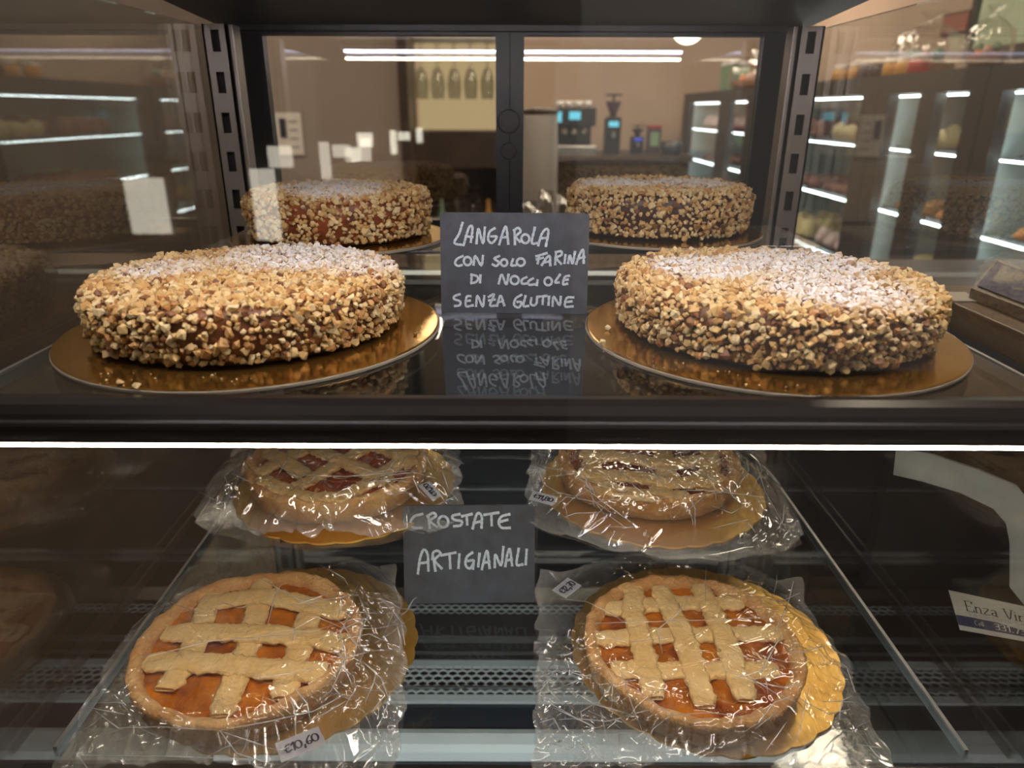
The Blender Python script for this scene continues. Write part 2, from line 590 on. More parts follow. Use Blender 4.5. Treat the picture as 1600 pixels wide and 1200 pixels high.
# light bar under the front edge of the roof
lb = empty('roof_light_bar', (0, 0.40, CAMZ + 0.12), 'twin light strips under the front edge of the case roof', 'light')
box('bar_profile', -PANE + 0.003, PANE - 0.003, 0.380, 0.412, CAMZ + 0.119, CAMZ + 0.128, M['alu'], lb)
box('led_strip', -PANE + 0.01, PANE - 0.01, 0.398, 0.408, CAMZ + 0.1145, CAMZ + 0.119, M['led_top_cool'], lb)
box('led_strip', -PANE + 0.01, PANE - 0.01, 0.384, 0.394, CAMZ + 0.1010, CAMZ + 0.1055, M['led_top_warm'], lb)
box('strip_hanger', -PANE + 0.01, PANE - 0.01, 0.386, 0.392, CAMZ + 0.1055, CAMZ + 0.1195, M['alu'], lb)


# ------------------------------------------------------------------ acrylic risers
def riser(cx, cyy, wx, wy, ztop, zbase, label):
    t = 0.004
    r = empty('acrylic_riser', (cx, cyy, zbase), label, 'riser', 'clear risers')
    box('riser_top', cx - wx / 2, cx + wx / 2, cyy - wy / 2, cyy + wy / 2, ztop - t, ztop, M['acrylic'], r, 0.0006)
    for s in (-1, 1):
        xa, xb = sorted((cx + s * (wx / 2 - t), cx + s * wx / 2))
        box('riser_leg', xa, xb, cyy - wy / 2, cyy + wy / 2, zbase, ztop - t, M['acrylic'], r, 0.0006)


riser(-0.203, 0.845, 0.27, 0.16, CAMZ - 0.142, UP, 'clear acrylic riser under the rear left nut cake')
riser(0.193, 0.852, 0.29, 0.15, CAMZ - 0.1374, UP, 'clear acrylic riser under the rear right nut cake')
riser(-0.190, 0.705, 0.235, 0.16, CAMZ - 0.384, LO, 'clear acrylic riser under the rear left wrapped tart')
riser(0.158, 0.705, 0.27, 0.16, CAMZ - 0.384, LO, 'clear acrylic riser under the rear right wrapped tart')


# ------------------------------------------------------------------ nut cakes
def nut_protos(n=7, seed=3):
    rg = np.random.default_rng(seed)
    out = []
    for k in range(n):
        bm = bmesh.new()
        for i in range(14):
            d = rg.normal(size=3)
            d /= np.linalg.norm(d)
            d *= (1, 0.82 + 0.2 * rg.random(), 0.6 + 0.25 * rg.random())
            bm.verts.new(d * (0.9 + 0.2 * rg.random()))
        bmesh.ops.convex_hull(bm, input=bm.verts)
        bmesh.ops.delete(bm, geom=[v for v in bm.verts if not v.link_faces], context='VERTS')
        bmesh.ops.triangulate(bm, faces=bm.faces)
        bmesh.ops.recalc_face_normals(bm, faces=bm.faces)
        bm.verts.index_update()
        V = np.array([v.co[:] for v in bm.verts])
        Fc = np.array([[v.index for v in f.verts] for f in bm.faces])
        bm.free()
        out.append((V, Fc))
    return out


PROTO = nut_protos()


def nut_material(name, cx, cyy, ztop, R, patches, tone=1.0):
    m, nt, out = new_mat(name)
    b = N(nt, 'ShaderNodeBsdfPrincipled')
    b.inputs['Roughness'].default_value = 0.55
    geo = N(nt, 'ShaderNodeNewGeometry')
    oi = N(nt, 'ShaderNodeObjectInfo')
    add = N(nt, 'ShaderNodeMath', operation='ADD')
    nt.links.new(geo.outputs['Random Per Island'], add.inputs[0])
    nt.links.new(oi.outputs['Random'], add.inputs[1])
    fr_ = N(nt, 'ShaderNodeMath', operation='FRACT')
    nt.links.new(add.outputs[0], fr_.inputs[0])
    r = N(nt, 'ShaderNodeValToRGB')
    cols = [(0.0, (150, 100, 58)), (0.05, (120, 74, 46)), (0.09, (196, 142, 84)), (0.35, (218, 178, 114)), (0.7, (232, 202, 144)), (1.0, (236, 214, 166))]
    el = r.color_ramp.elements
    el[0].position, el[0].color = cols[0][0], lin(cols[0][1])
    el[1].position, el[1].color = cols[-1][0], lin(cols[-1][1])
    for p_, c_ in cols[1:-1]:
        e = el.new(p_)
        e.color = lin(c_)
    nt.links.new(fr_.outputs[0], r.inputs[0])
    # powdered sugar lying on top in soft patches
    fac = None
    for (px_, py_, rad, w) in patches:
        vd = N(nt, 'ShaderNodeVectorMath', operation='DISTANCE')
        vd.inputs[1].default_value = (cx + px_ * R, cyy + py_ * R, ztop)
        nt.links.new(geo.outputs['Position'], vd.inputs[0])
        mr = N(nt, 'ShaderNodeMapRange')
        mr.inputs['From Min'].default_value = rad * R
        mr.inputs['From Max'].default_value = rad * R * 0.35
        mr.inputs['To Min'].default_value = 0
        mr.inputs['To Max'].default_value = w
        nt.links.new(vd.outputs['Value'], mr.inputs['Value'])
        if fac is None:
            fac = mr.outputs[0]
        else:
            mx = N(nt, 'ShaderNodeMath', operation='MAXIMUM')
            nt.links.new(fac, mx.inputs[0])
            nt.links.new(mr.outputs[0], mx.inputs[1])
            fac = mx.outputs[0]
    nz = N(nt, 'ShaderNodeTexNoise')
    nz.inputs['Scale'].default_value = 170
    nz.inputs['Detail'].default_value = 3
    nt.links.new(geo.outputs['Position'], nz.inputs['Vector'])
    sx = N(nt, 'ShaderNodeSeparateXYZ')
    nt.links.new(geo.outputs['Normal'], sx.inputs[0])
    up = N(nt, 'ShaderNodeMapRange')
    up.inputs['From Min'].default_value = -0.1
    up.inputs['From Max'].default_value = 0.7
    nt.links.new(sx.outputs['Z'], up.inputs['Value'])
    a1 = N(nt, 'ShaderNodeMath', operation='ADD')
    nt.links.new(fac, a1.inputs[0])
    nt.links.new(nz.outputs['Fac'], a1.inputs[1])
    mr2 = N(nt, 'ShaderNodeMapRange')
    mr2.inputs['From Min'].default_value = 0.72
    mr2.inputs['From Max'].default_value = 1.12
    nt.links.new(a1.outputs[0], mr2.inputs['Value'])
    mu = N(nt, 'ShaderNodeMath', operation='MULTIPLY')
    nt.links.new(mr2.outputs[0], mu.inputs[0])
    nt.links.new(up.outputs[0], mu.inputs[1])
    mix = N(nt, 'ShaderNodeMix', data_type='RGBA')
    nt.links.new(mu.outputs[0], mix.inputs['Factor'])
    nt.links.new(r.outputs[0], mix.inputs[6])
    mix.inputs[7].default_value = lin((245, 242, 238))
    nt.links.new(mix.outputs[2], b.inputs['Base Color'])
    nt.links.new(b.outputs[0], out.inputs[0])
    return m


def make_cake(name, cx, cyy, R, H, zb, label, patches, core_c, cover, singles, seed, nut=0.0029, bare=()):
    rg = np.random.default_rng(seed)
    ck = empty('nut_cake', (cx, cyy, zb), label, 'cake', 'hazelnut cakes')
    core = pbr(name + '_core', core_c, 0.45, c2=tuple(int(c * 0.62) for c in core_c), nscale=60, bump=0.3, bscale=200)
    ph = rg.random(8) * 6.28

    def wob(a):
        return 1 + 0.008 * math.sin(2 * a + ph[0]) + 0.007 * math.sin(3 * a + ph[1]) + 0.005 * math.sin(7 * a + ph[2])
    Rc, Hc = R - nut * 0.9, H - nut * 0.9
    prof = [(0, 0.001), (Rc * 0.93, 0.001), (Rc * 0.965, 0.004), (Rc * 0.985, Hc * 0.3), (Rc, Hc * 0.6), (Rc * 0.995, Hc * 0.82), (Rc * 0.965, Hc * 0.95), (Rc * 0.90, Hc * 1.0),
            (Rc * 0.6, Hc * 1.01), (0, Hc * 1.015)]
    co = lathe('cake_body', prof, core, ck, (cx, cyy, zb), 72, True, lambda r, z, a, k: (r * wob(a), z))
    mat = nut_material(name + '_nuts', cx, cyy, zb + H, R, patches)
    # arc-length sampling of the profile for the nuts
    pr = np.array(prof[2:])
    seg = np.diff(pr, axis=0)
    L = np.hypot(seg[:, 0], seg[:, 1])
    pos, nrm = [], []
    step = nut * 1.36
    for i in range(len(seg)):
        nst = max(1, int(round(L[i] / step)))
        for k in range(nst):
            t = (k + 0.5) / nst
            r, z = pr[i] + seg[i] * t
            nr = np.array([seg[i][1], -seg[i][0]]) / L[i]
            cnt = max(1, int(2 * math.pi * r / step))
            a0 = rg.random() * 6.28
            for j in range(cnt):
                keep = cover[0] if r > Rc * 0.97 else cover[1]
                aa = (a0 + 2 * math.pi * j / cnt) % (2 * math.pi)
                for (b0, bw, bh0, bh1, bk) in bare:
                    if abs(aa - b0) < bw and bh0 < z / Hc < bh1:
                        keep = bk
                if rg.random() > keep:
                    continue
                a = a0 + 2 * math.pi * j / cnt + rg.normal() * 0.35 * step / max(r, 0.01)
                rr = (r + rg.normal() * 0.28 * step * abs(nr[1])) * wob(a)
                zz = z + rg.normal() * 0.28 * step * abs(nr[0])
                pos.append((rr * math.cos(a), rr * math.sin(a), zz))
                nrm.append((nr[0] * math.cos(a), nr[0] * math.sin(a), nr[1]))
    pos = np.array(pos)
    nrm = np.array(nrm)
    n = len(pos)
    size = nut * np.clip(rg.lognormal(0, 0.26, n), 0.55, 1.75)
    off = size * (0.25 + 0.35 * rg.random(n))
    pos = pos + nrm * off[:, None]
    pos[:, 2] = np.maximum(pos[:, 2], size * 0.75)
    # random rotations
    q = rg.normal(size=(n, 4))
    q /= np.linalg.norm(q, axis=1)[:, None]
    w, x, y, z = q.T
    Rm = np.stack([1 - 2 * (y * y + z * z), 2 * (x * y - z * w), 2 * (x * z + y * w), 2 * (x * y + z * w), 1 - 2 * (x * x + z * z), 2 * (y * z - x * w),
                   2 * (x * z - y * w), 2 * (y * z + x * w), 1 - 2 * (x * x + y * y)], -1).reshape(n, 3, 3)
    # the biggest pieces facing the viewer are objects of their own
    world = pos + np.array([cx, cyy, zb])
    d = world - np.array([0, 0, CAMZ])
    dist = np.linalg.norm(d, axis=1)
    facing = -(d * nrm).sum(1) / dist
    score = size / dist * (facing > 0.22)
    pick = set(np.argsort(-score)[:singles].tolist()) if singles else set()
    Vs, Fs = [], []
    base = 0
    pm = None
    if singles:
        pm = []
        for V, Fc in PROTO:
            me = bpy.data.meshes.new('nut_piece')
            me.from_pydata(V.tolist(), [], Fc.tolist())
            me.materials.append(mat)
            pm.append(me)
    for i in range(n):
        k = int(rg.integers(len(PROTO)))
        V, Fc = PROTO[k]
        if i in pick:
            o = bpy.data.objects.new('nut_piece', pm[k])
            col.objects.link(o)
            o.parent = ck
            M4 = Matrix(Rm[i].tolist()).to_4x4()
            o.matrix_local = Matrix.Translation(pos[i].tolist()) @ M4 @ Matrix.Scale(float(size[i]), 4)
            continue
        Vs.append((V * size[i]) @ Rm[i].T + world[i])
        Fs.append(Fc + base)
        base += len(V)
    Vs = np.concatenate(Vs)
    Fs = np.concatenate(Fs)
    me = bpy.data.meshes.new('nut_coating')
    me.from_pydata(Vs.tolist(), [], Fs.tolist())
    o = mesh_obj('nut_coating', me, mat, ck)
    o['kind'] = 'stuff'
    o['label'] = 'chopped toasted hazelnut coating'
    return ck, mat


def round_board(cx, cyy, R, ztop, label, thick=0.003):
    b = empty('cake_board', (cx, cyy, ztop - thick), label, 'cake board', 'gold cake boards')
    lathe('gold_face', [(0, 0), (R * 0.985, 0), (R - 0.0006, -0.0002), (R - 0.0005, -0.0006), (0, -0.0006)], M['gold'], b, (cx, cyy, ztop), 96, False)
    lathe('board_edge', [(0, -0.0007), (R - 0.0004, -0.0007), (R, -0.0012), (R, -thick + 0.0005), (R - 0.0005, -thick), (0, -thick)], M['board_edge'], b, (cx, cyy, ztop), 96, False)


BT = 0.0034
round_board(-0.2109, 0.5697, 0.1500, UP + BT, 'gold round board under the front left nut cake', BT)
round_board(0.2086, 0.5635, 0.1477, UP + BT, 'gold round board under the front right nut cake', BT)
RLZ, RRZ = CAMZ - 0.138, CAMZ - 0.1336
round_board(-0.203, 0.850, 0.126, RLZ, 'gold round board under the rear left nut cake', 0.0038)
round_board(0.172, 0.868, 0.1247, RRZ, 'gold round board under the rear right nut cake', 0.0036)

make_cake('cake_a', -0.2165, 0.579, 0.1260, 0.0445, UP + BT + 0.0002, 'front left nut cake sprinkled with sugar, bare caramel showing on its side',
          [(0.2, 0.5, 0.8, 0.80), (-0.55, 0.0, 0.5, 0.50), (0.7, 0.15, 0.5, 0.55)], (134, 78, 42), (0.93, 1.0), 300, 21, bare=[(4.75, 0.16, 0.55, 0.97, 0.72), (5.05, 0.12, 0.2, 0.8, 0.62), (4.95, 0.25, 0.0, 0.12, 0.6)])
make_cake('cake_b', 0.2130, 0.572, 0.1262, 0.0445, UP + BT + 0.0002, 'front right nut cake with two white sugar patches on top',
          [(-0.38, 0.15, 0.52, 0.95), (0.28, 0.30, 0.68, 0.95), (0.2, -0.45, 0.65, 0.72)], (120, 78, 44), (0.95, 1.0), 300, 22)
make_cake('cake_c', -0.2045, 0.862, 0.1080, 0.052, RLZ + 0.0002, 'rear left nut cake with reddish caramel sides between the nuts',
          [(-0.1, 0.1, 0.9, 0.7), (0.1, -0.5, 0.6, 0.85)], (150, 76, 36), (0.66, 0.95), 0, 23)
make_cake('cake_d', 0.1745, 0.880, 0.1080, 0.052, RRZ + 0.0002, 'rear right nut cake with dark chocolate sides between the nuts',
          [(-0.45, 0.0, 0.6, 0.9), (0.35, 0.0, 0.65, 0.9)], (78, 44, 28), (0.74, 0.95), 0, 24)

# crumbs fallen on the boards
crumb_mat = nut_material('crumb', 0, 0, 9, 0.1, [(0, 0, 0.01, 0.0)])
CR = [(188, 597, 0.0030, 'leftmost big nut crumb on the front left gold board'),
      (214, 603, 0.0030, 'second big nut crumb from the left on the front left board'),
      (940, 536, 0.0034, 'fallen nut crumb at the left rim of the front right board, lower one'),
      (950, 512, 0.0032, 'fallen nut crumb beside the left side of the front right cake, upper one'),
      (648, 520, 0.0018, 'small nut crumb on the front left board right of the cake')]
for i, (u, v, s, lab) in enumerate(CR):
    V, Fc = PROTO[i % len(PROTO)]
    p = px(u, v, UP + BT + 0.002)
    o = raw('nut_crumb', V * s + np.array([p[0], p[1], UP + BT - (V[:, 2] * s).min()]), Fc, crumb_mat)
    tag(o, lab, 'crumb', 'crumbs on the gold boards')
for (u0, u1, v0, v1, cnt, lab) in ((150, 420, 583, 604, 26, 'tiny nut and sugar crumbs scattered on the front left board'),
                                   (935, 1270, 560, 612, 26, 'tiny nut and sugar crumbs scattered on the front right board')):
    Vs, Fs, base = [], [], 0
    for i in range(cnt):
        u, v = RNG.uniform(u0, u1), RNG.uniform(v0, v1)
        if lab.find('right') > 0:
            u = RNG.uniform(930, 1300)
            v = 545 + (u - 930) * 0.19 + RNG.uniform(-4, 14)
        V, Fc = PROTO[i % len(PROTO)]
        s = RNG.uniform(0.0004, 0.0011)
        p = px(u, v, UP + BT)
        Vs.append(V * s + np.array([p[0], p[1], UP + BT - (V[:, 2] * s).min()]))
        Fs.append(Fc + base)
        base += len(V)
    o = raw('loose_crumbs', np.concatenate(Vs), np.concatenate(Fs), crumb_mat)
    tag(o, lab, 'crumbs', None, 'stuff')


# ------------------------------------------------------------------ handwriting
def smooth_path(P, k=7):
    P = [np.array(p, float) for p in P]
    if len(P) < 3:
        a, b = P[0], P[-1]
        return [a + (b - a) * t for t in np.linspace(0, 1, 5)]
    Q = [2 * P[0] - P[1]] + P + [2 * P[-1] - P[-2]]
    out = []
    for i in range(1, len(Q) - 2):
        for t in np.linspace(0, 1, k, endpoint=False):
            p0, p1, p2, p3 = Q[i - 1:i + 3]
            out.append(0.5 * ((2 * p1) + (-p0 + p2) * t + (2 * p0 - 5 * p1 + 4 * p2 - p3) * t * t + (-p0 + 3 * p1 - 3 * p2 + p3) * t ** 3))
    out.append(P[-1])
    return out


def ell(cx, cyy, rx, ry, a0=-100, a1=275):
    return [(cx + rx * math.cos(math.radians(a)), cyy + ry * math.sin(math.radians(a))) for a in np.linspace(a0, a1, 12)]


def strokes_mesh(name, strokes, width, place, mat, parent, lift, thick=0.0):
    """ribbon lettering; place(x, y, lift) maps drawing coordinates onto the surface"""
    vs_, fs = [], []
    for S in strokes:
        P = smooth_path(S)
        n = len(P)
        b = len(vs_)
        for i, p in enumerate(P):
            d = P[min(i + 1, n - 1)] - P[max(i - 1, 0)]
            L = np.hypot(*d)
            d = d / L if L > 1e-9 else np.array([1.0, 0])
            w = width * (0.5 if i in (0, n - 1) else (0.46 + 0.08 * math.sin(i * 1.7 + len(vs_))))
            nn = np.array([-d[1], d[0]]) * w
            e = d * (width * 0.3) * (-1 if i == 0 else (1 if i == n - 1 else 0))
            vs_.append(place(*(p + nn + e), lift))
            vs_.append(place(*(p - nn + e), lift))
        for i in range(n - 1):
            fs.append((b + 2 * i, b + 2 * i + 1, b + 2 * i + 3, b + 2 * i + 2))
    return raw(name, vs_, fs, mat, parent)


LINES1 = [
    ('langarola', [[(265, 140), (225, 255), (172, 352), (265, 375)], [(268, 378), (300, 275), (335, 185), (368, 192), (345, 345)], [(290, 285), (368, 290)],
     [(405, 360), (430, 205), (474, 358), (498, 190)], [(602, 200), (545, 240), (530, 320), (570, 355), (622, 290), (560, 286)],
     [(645, 372), (690, 235), (722, 190), (742, 366)], [(662, 300), (738, 292)], [(812, 372), (808, 235)], [(800, 225), (845, 198), (872, 235), (822, 290), (868, 345)],
     ell(922, 312, 42, 46), [(1022, 195), (990, 352), (1052, 358)], [(1058, 385), (1092, 268), (1138, 212), (1164, 240), (1138, 392)], [(1085, 308), (1160, 302)]]),
    ('con_solo_farina', [[(258, 490), (190, 525), (172, 572), (205, 596), (245, 586)], ell(305, 545, 40, 44), [(368, 585), (390, 492), (450, 592), (472, 488)],
     [(645, 492), (592, 520), (640, 560), (610, 598), (570, 580)], ell(695, 563, 34, 36), [(790, 525), (770, 590), (818, 592)], ell(872, 558, 42, 40),
     [(1068, 488), (1052, 575)], [(1035, 497), (1150, 464)], [(1038, 530), (1112, 512)], [(1095, 592), (1145, 515), (1180, 498), (1186, 596)], [(1122, 562), (1184, 552)],
     [(1238, 585), (1246, 455)], [(1240, 455), (1300, 445), (1302, 485), (1250, 515), (1302, 580)], [(1346, 482), (1336, 572)], [(1374, 572), (1392, 488), (1422, 576), (1446, 450)],
     [(1460, 582), (1500, 470), (1532, 435), (1540, 572)], [(1482, 522), (1550, 506)]]),
    ('di_nocciole', [[(346, 688), (338, 778)], [(338, 690), (400, 705), (412, 740), (385, 772), (335, 782)], [(440, 695), (434, 776)], [(633, 788), (668, 690), (715, 796), (742, 688)],
     ell(806, 750, 44, 44), [(935, 718), (885, 745), (885, 788), (938, 786)], [(1005, 732), (955, 762), (960, 800), (1022, 796)], [(1052, 750), (1044, 808)], ell(1165, 765, 40, 42),
     [(1292, 690), (1240, 772), (1282, 776)], [(1390, 704), (1342, 720), (1325, 795), (1372, 790)], [(1335, 752), (1378, 745)]]),
    ('senza_glutine', [[(212, 900), (150, 925), (150, 955), (212, 980), (205, 1020), (150, 1030)], [(330, 922), (285, 930), (274, 1030), (352, 1022)], [(280, 976), (322, 970)],
     [(384, 1032), (402, 918), (456, 1036), (476, 918)], [(520, 932), (582, 904), (536, 1020), (602, 1026)], [(522, 970), (592, 960)], [(610, 1032), (652, 918), (692, 1026)], [(630, 986), (682, 980)],
     [(880, 908), (815, 950), (798, 1020), (850, 1046), (878, 990), (830, 986)], [(922, 920), (900, 1028), (955, 1030)], [(985, 942), (978, 1005), (1010, 1026), (1040, 1000), (1046, 945)],
     [(1045, 932), (1152, 920)], [(1112, 930), (1106, 1012)], [(1176, 926), (1170, 1022)], [(1214, 1032), (1226, 930), (1290, 1022), (1302, 928)], [(1440, 938), (1368, 944), (1350, 1034), (1435, 1036)],
     [(1355, 990), (1422, 980)]]),
]
LINES2 = [
    ('crostate', [[(296, 168), (205, 195), (160, 258), (190, 312), (288, 316)], [(374, 316), (362, 190)], [(348, 192), (415, 155), (446, 188), (380, 240), (455, 302)], ell(526, 246, 56, 58),
     [(712, 163), (632, 182), (645, 222), (732, 238), (720, 282), (645, 292)], [(735, 186), (848, 160)], [(790, 180), (795, 275)], [(855, 316), (890, 190), (922, 148), (958, 188), (955, 306)], [(866, 256), (946, 236)],
     [(985, 166), (1148, 140)], [(1066, 160), (1070, 278)], [(1270, 155), (1182, 180), (1148, 242), (1182, 300), (1276, 300)], [(1170, 236), (1248, 215)]]),
    ('artigianali', [[(230, 808), (258, 645), (300, 550), (345, 600), (350, 776)], [(246, 696), (350, 682)], [(430, 776), (403, 605)], [(395, 652), (408, 580), (455, 558), (490, 590), (425, 660), (502, 748)],
     [(498, 606), (662, 574)], [(594, 610), (600, 746)], [(704, 590), (692, 742)], [(852, 570), (785, 625), (774, 710), (825, 742), (868, 660), (800, 662)], [(866, 662), (858, 748)], [(932, 580), (916, 722)],
     [(958, 752), (990, 620), (1020, 555), (1046, 738)], [(980, 682), (1046, 666)], [(1104, 728), (1112, 590), (1176, 706), (1202, 505)], [(1224, 716), (1246, 590), (1276, 530), (1302, 706)], [(1240, 652), (1302, 636)],
     [(1376, 520), (1354, 690), (1422, 692)], [(1466, 530), (1456, 692)]]),
]


def chalk_sign(BL, BR, hgt, lean, corners, lines, label, wid):
    BL, BR = np.array(BL), np.array(BR)
    ex = BR - BL
    Wd = np.linalg.norm(ex)
    ex = ex / Wd
    fwd = np.cross(np.array([0, 0, 1.0]), ex)   # points away from the viewer
    ez = np.array([0, 0, 1.0]) * math.cos(lean) + fwd * math.sin(lean)
    nrm = -(fwd * math.cos(lean) - np.array([0, 0, 1.0]) * math.sin(lean))
    s = empty('chalkboard_sign', tuple((BL + BR) / 2), label, 'sign', 'handwritten chalkboard signs')
    # rounded slab
    rc = 0.004
    pts = []
    for (cx, cz, a0) in ((Wd - rc, hgt - rc, 0), (rc, hgt - rc, 90), (0.001, 0.001, 180), (Wd - 0.001, 0.001, 270)):
        r_ = rc if cz > 0.01 else 0.001
        for a in np.linspace(a0, a0 + 90, 6):
            pts.append((cx + r_ * math.cos(math.radians(a)), cz + r_ * math.sin(math.radians(a))))
    T = 0.003
    vs_ = [BL + ex * x + ez * z for x, z in pts] + [BL + ex * x + ez * z - nrm * T for x, z in pts]
    n = len(pts)
    fs = [tuple(range(n)), tuple(range(2 * n - 1, n - 1, -1))] + [(i, n + i, n + (i + 1) % n, (i + 1) % n) for i in range(n)]
    bd = raw('board_panel', vs_, fs, M['slate_board'], s)
    # small foot behind
    a = BL + ex * Wd * 0.3
    b = BL + ex * Wd * 0.7
    vs_ = [a - nrm * T + ez * 0.03, b - nrm * T + ez * 0.03, b + fwd * 0.035, a + fwd * 0.035]
    vs_ = [np.array([v[0], v[1], max(v[2], BL[2] + 0.0005)]) for v in vs_]
    raw('support_foot', vs_ + [v + np.array([0, 0.0015, 0.001]) for v in vs_], [(0, 1, 2, 3), (7, 6, 5, 4), (0, 4, 5, 1), (1, 5, 6, 2), (2, 6, 7, 3), (3, 7, 4, 0)], M['black_plastic'], s)
    TL, TR, BRc, BLc = [np.array(c, float) for c in corners]

    def place(x, y, lift):
        # invert the drawing's slightly skewed quad approximately
        v = 0.5
        for _ in range(6):
            l = TL + (BLc - TL) * v
            r = TR + (BRc - TR) * v
            u = (x - l[0]) / (r[0] - l[0])
            t = TL + (TR - TL) * u
            bt = BLc + (BRc - BLc) * u
            v = (y - t[1]) / (bt[1] - t[1])
        return BL + ex * (u * Wd) + ez * ((1 - v) * hgt) + nrm * lift
    for nm, st in lines:
        strokes_mesh('chalk_lettering', st, wid, place, M['chalk'], s, 0.0005)


chalk_sign((-0.0640, 0.6215, UP + 0.0003), (0.0668, 0.6175, UP + 0.0003), 0.0880, math.radians(8), ((30, 30), (1592, 52), (1585, 1120), (2, 1100)), LINES1,
           'chalkboard sign reading LANGAROLA standing between the nut cakes', 27)
chalk_sign((-0.1070, 0.585, LO + 0.0003), (0.0236, 0.588, LO + 0.0003), 0.1010, math.radians(14), ((75, 90), (1552, 55), (1565, 1106), (70, 1140)), LINES2,
           'chalkboard sign reading CROSTATE ARTIGIANALI standing between the wrapped tarts', 30)


# ------------------------------------------------------------------ tarts
def fluted_board(cx, cyy, R, z, label, lobes=26):
    n = lobes * 8
    vs_ = [(cx, cyy, z + 0.0018)]
    rings = [(0.93, 0.0018), (1.0, 0.0022), (1.0, 0.0), (0.93, 0.0)]
    for f, dz in rings:
        for i in range(n):
            a = 2 * math.pi * i / n
            r = R * f * (1 + (0.022 * abs(math.sin(lobes * a / 2)) if f > 0.95 else 0.0))
            vs_.append((cx + r * math.cos(a), cyy + r * math.sin(a), z + dz))
    vs_.append((cx, cyy, z))
    fs = []
    for i in range(n):
        j = (i + 1) % n
        fs.append((0, 1 + i, 1 + j))
        for k in range(3):
            fs.append((1 + k * n + i, 1 + (k + 1) * n + i, 1 + (k + 1) * n + j, 1 + k * n + j))
        fs.append((1 + 3 * n + i, len(vs_) - 1, 1 + 3 * n + j))
    o = raw('tart_board', vs_, fs, M['gold_foil'], None)
    return tag(o, label, 'cake board', 'fluted gold tart boards')


def sweep_strip(name, path, width, thick, mat, parent, seed, zoff=0.0):
    rg = np.random.default_rng(seed)
    P = smooth_path(path, 14)
    # resample to about 2 mm
    P = np.array(P)
    d = np.r_[0, np.cumsum(np.linalg.norm(np.diff(P, axis=0), axis=1))]
    m = max(6, int(d[-1] / 0.0022))
    s = np.linspace(0, d[-1], m)
    P = np.stack([np.interp(s, d, P[:, k]) for k in range(3)], 1)
    sec = [(-0.5, -0.35), (-0.53, 0.1), (-0.40, 0.42), (-0.15, 0.5), (0.15, 0.5), (0.40, 0.42), (0.53, 0.1), (0.5, -0.35)]
    vs_, fs = [], []
    k = len(sec)
    jl = np.convolve(rg.normal(0, 1, m + 4), np.ones(2) / 2, 'same')[2:m + 2]
    jr = np.convolve(rg.normal(0, 1, m + 4), np.ones(2) / 2, 'same')[2:m + 2]
    jz = np.convolve(rg.normal(0, 1, m + 8), np.ones(5) / 5, 'same')[4:m + 4]
    for i in range(m):
        t = P[min(i + 1, m - 1)] - P[max(i - 1, 0)]
        t = t / np.linalg.norm(t)
        side = np.cross(t, (0, 0, 1.0))
        side /= np.linalg.norm(side)
        e = min(i, m - 1 - i)
        tap = 0.72 + 0.28 * min(1, e / 3)
        for (a, b) in sec:
            w = width * a * tap + (0.0011 * jl[i] if a < -0.3 else (0.0011 * jr[i] if a > 0.3 else 0))
            vs_.append(P[i] + side * w + np.array([0, 0, zoff + thick * b * (0.75 + 0.25 * min(1, e / 2)) + 0.0006 * jz[i] + 0.0003 * rg.normal()]))
    for i in range(m - 1):
        for q in range(k):
            q2 = (q + 1) % k
            fs.append((i * k + q, i * k + q2, (i + 1) * k + q2, (i + 1) * k + q))
    fs.append(tuple(range(k)))
    fs.append(tuple((m - 1) * k + q for q in range(k - 1, -1, -1)))
    return raw(name, vs_, fs, mat, parent, True)


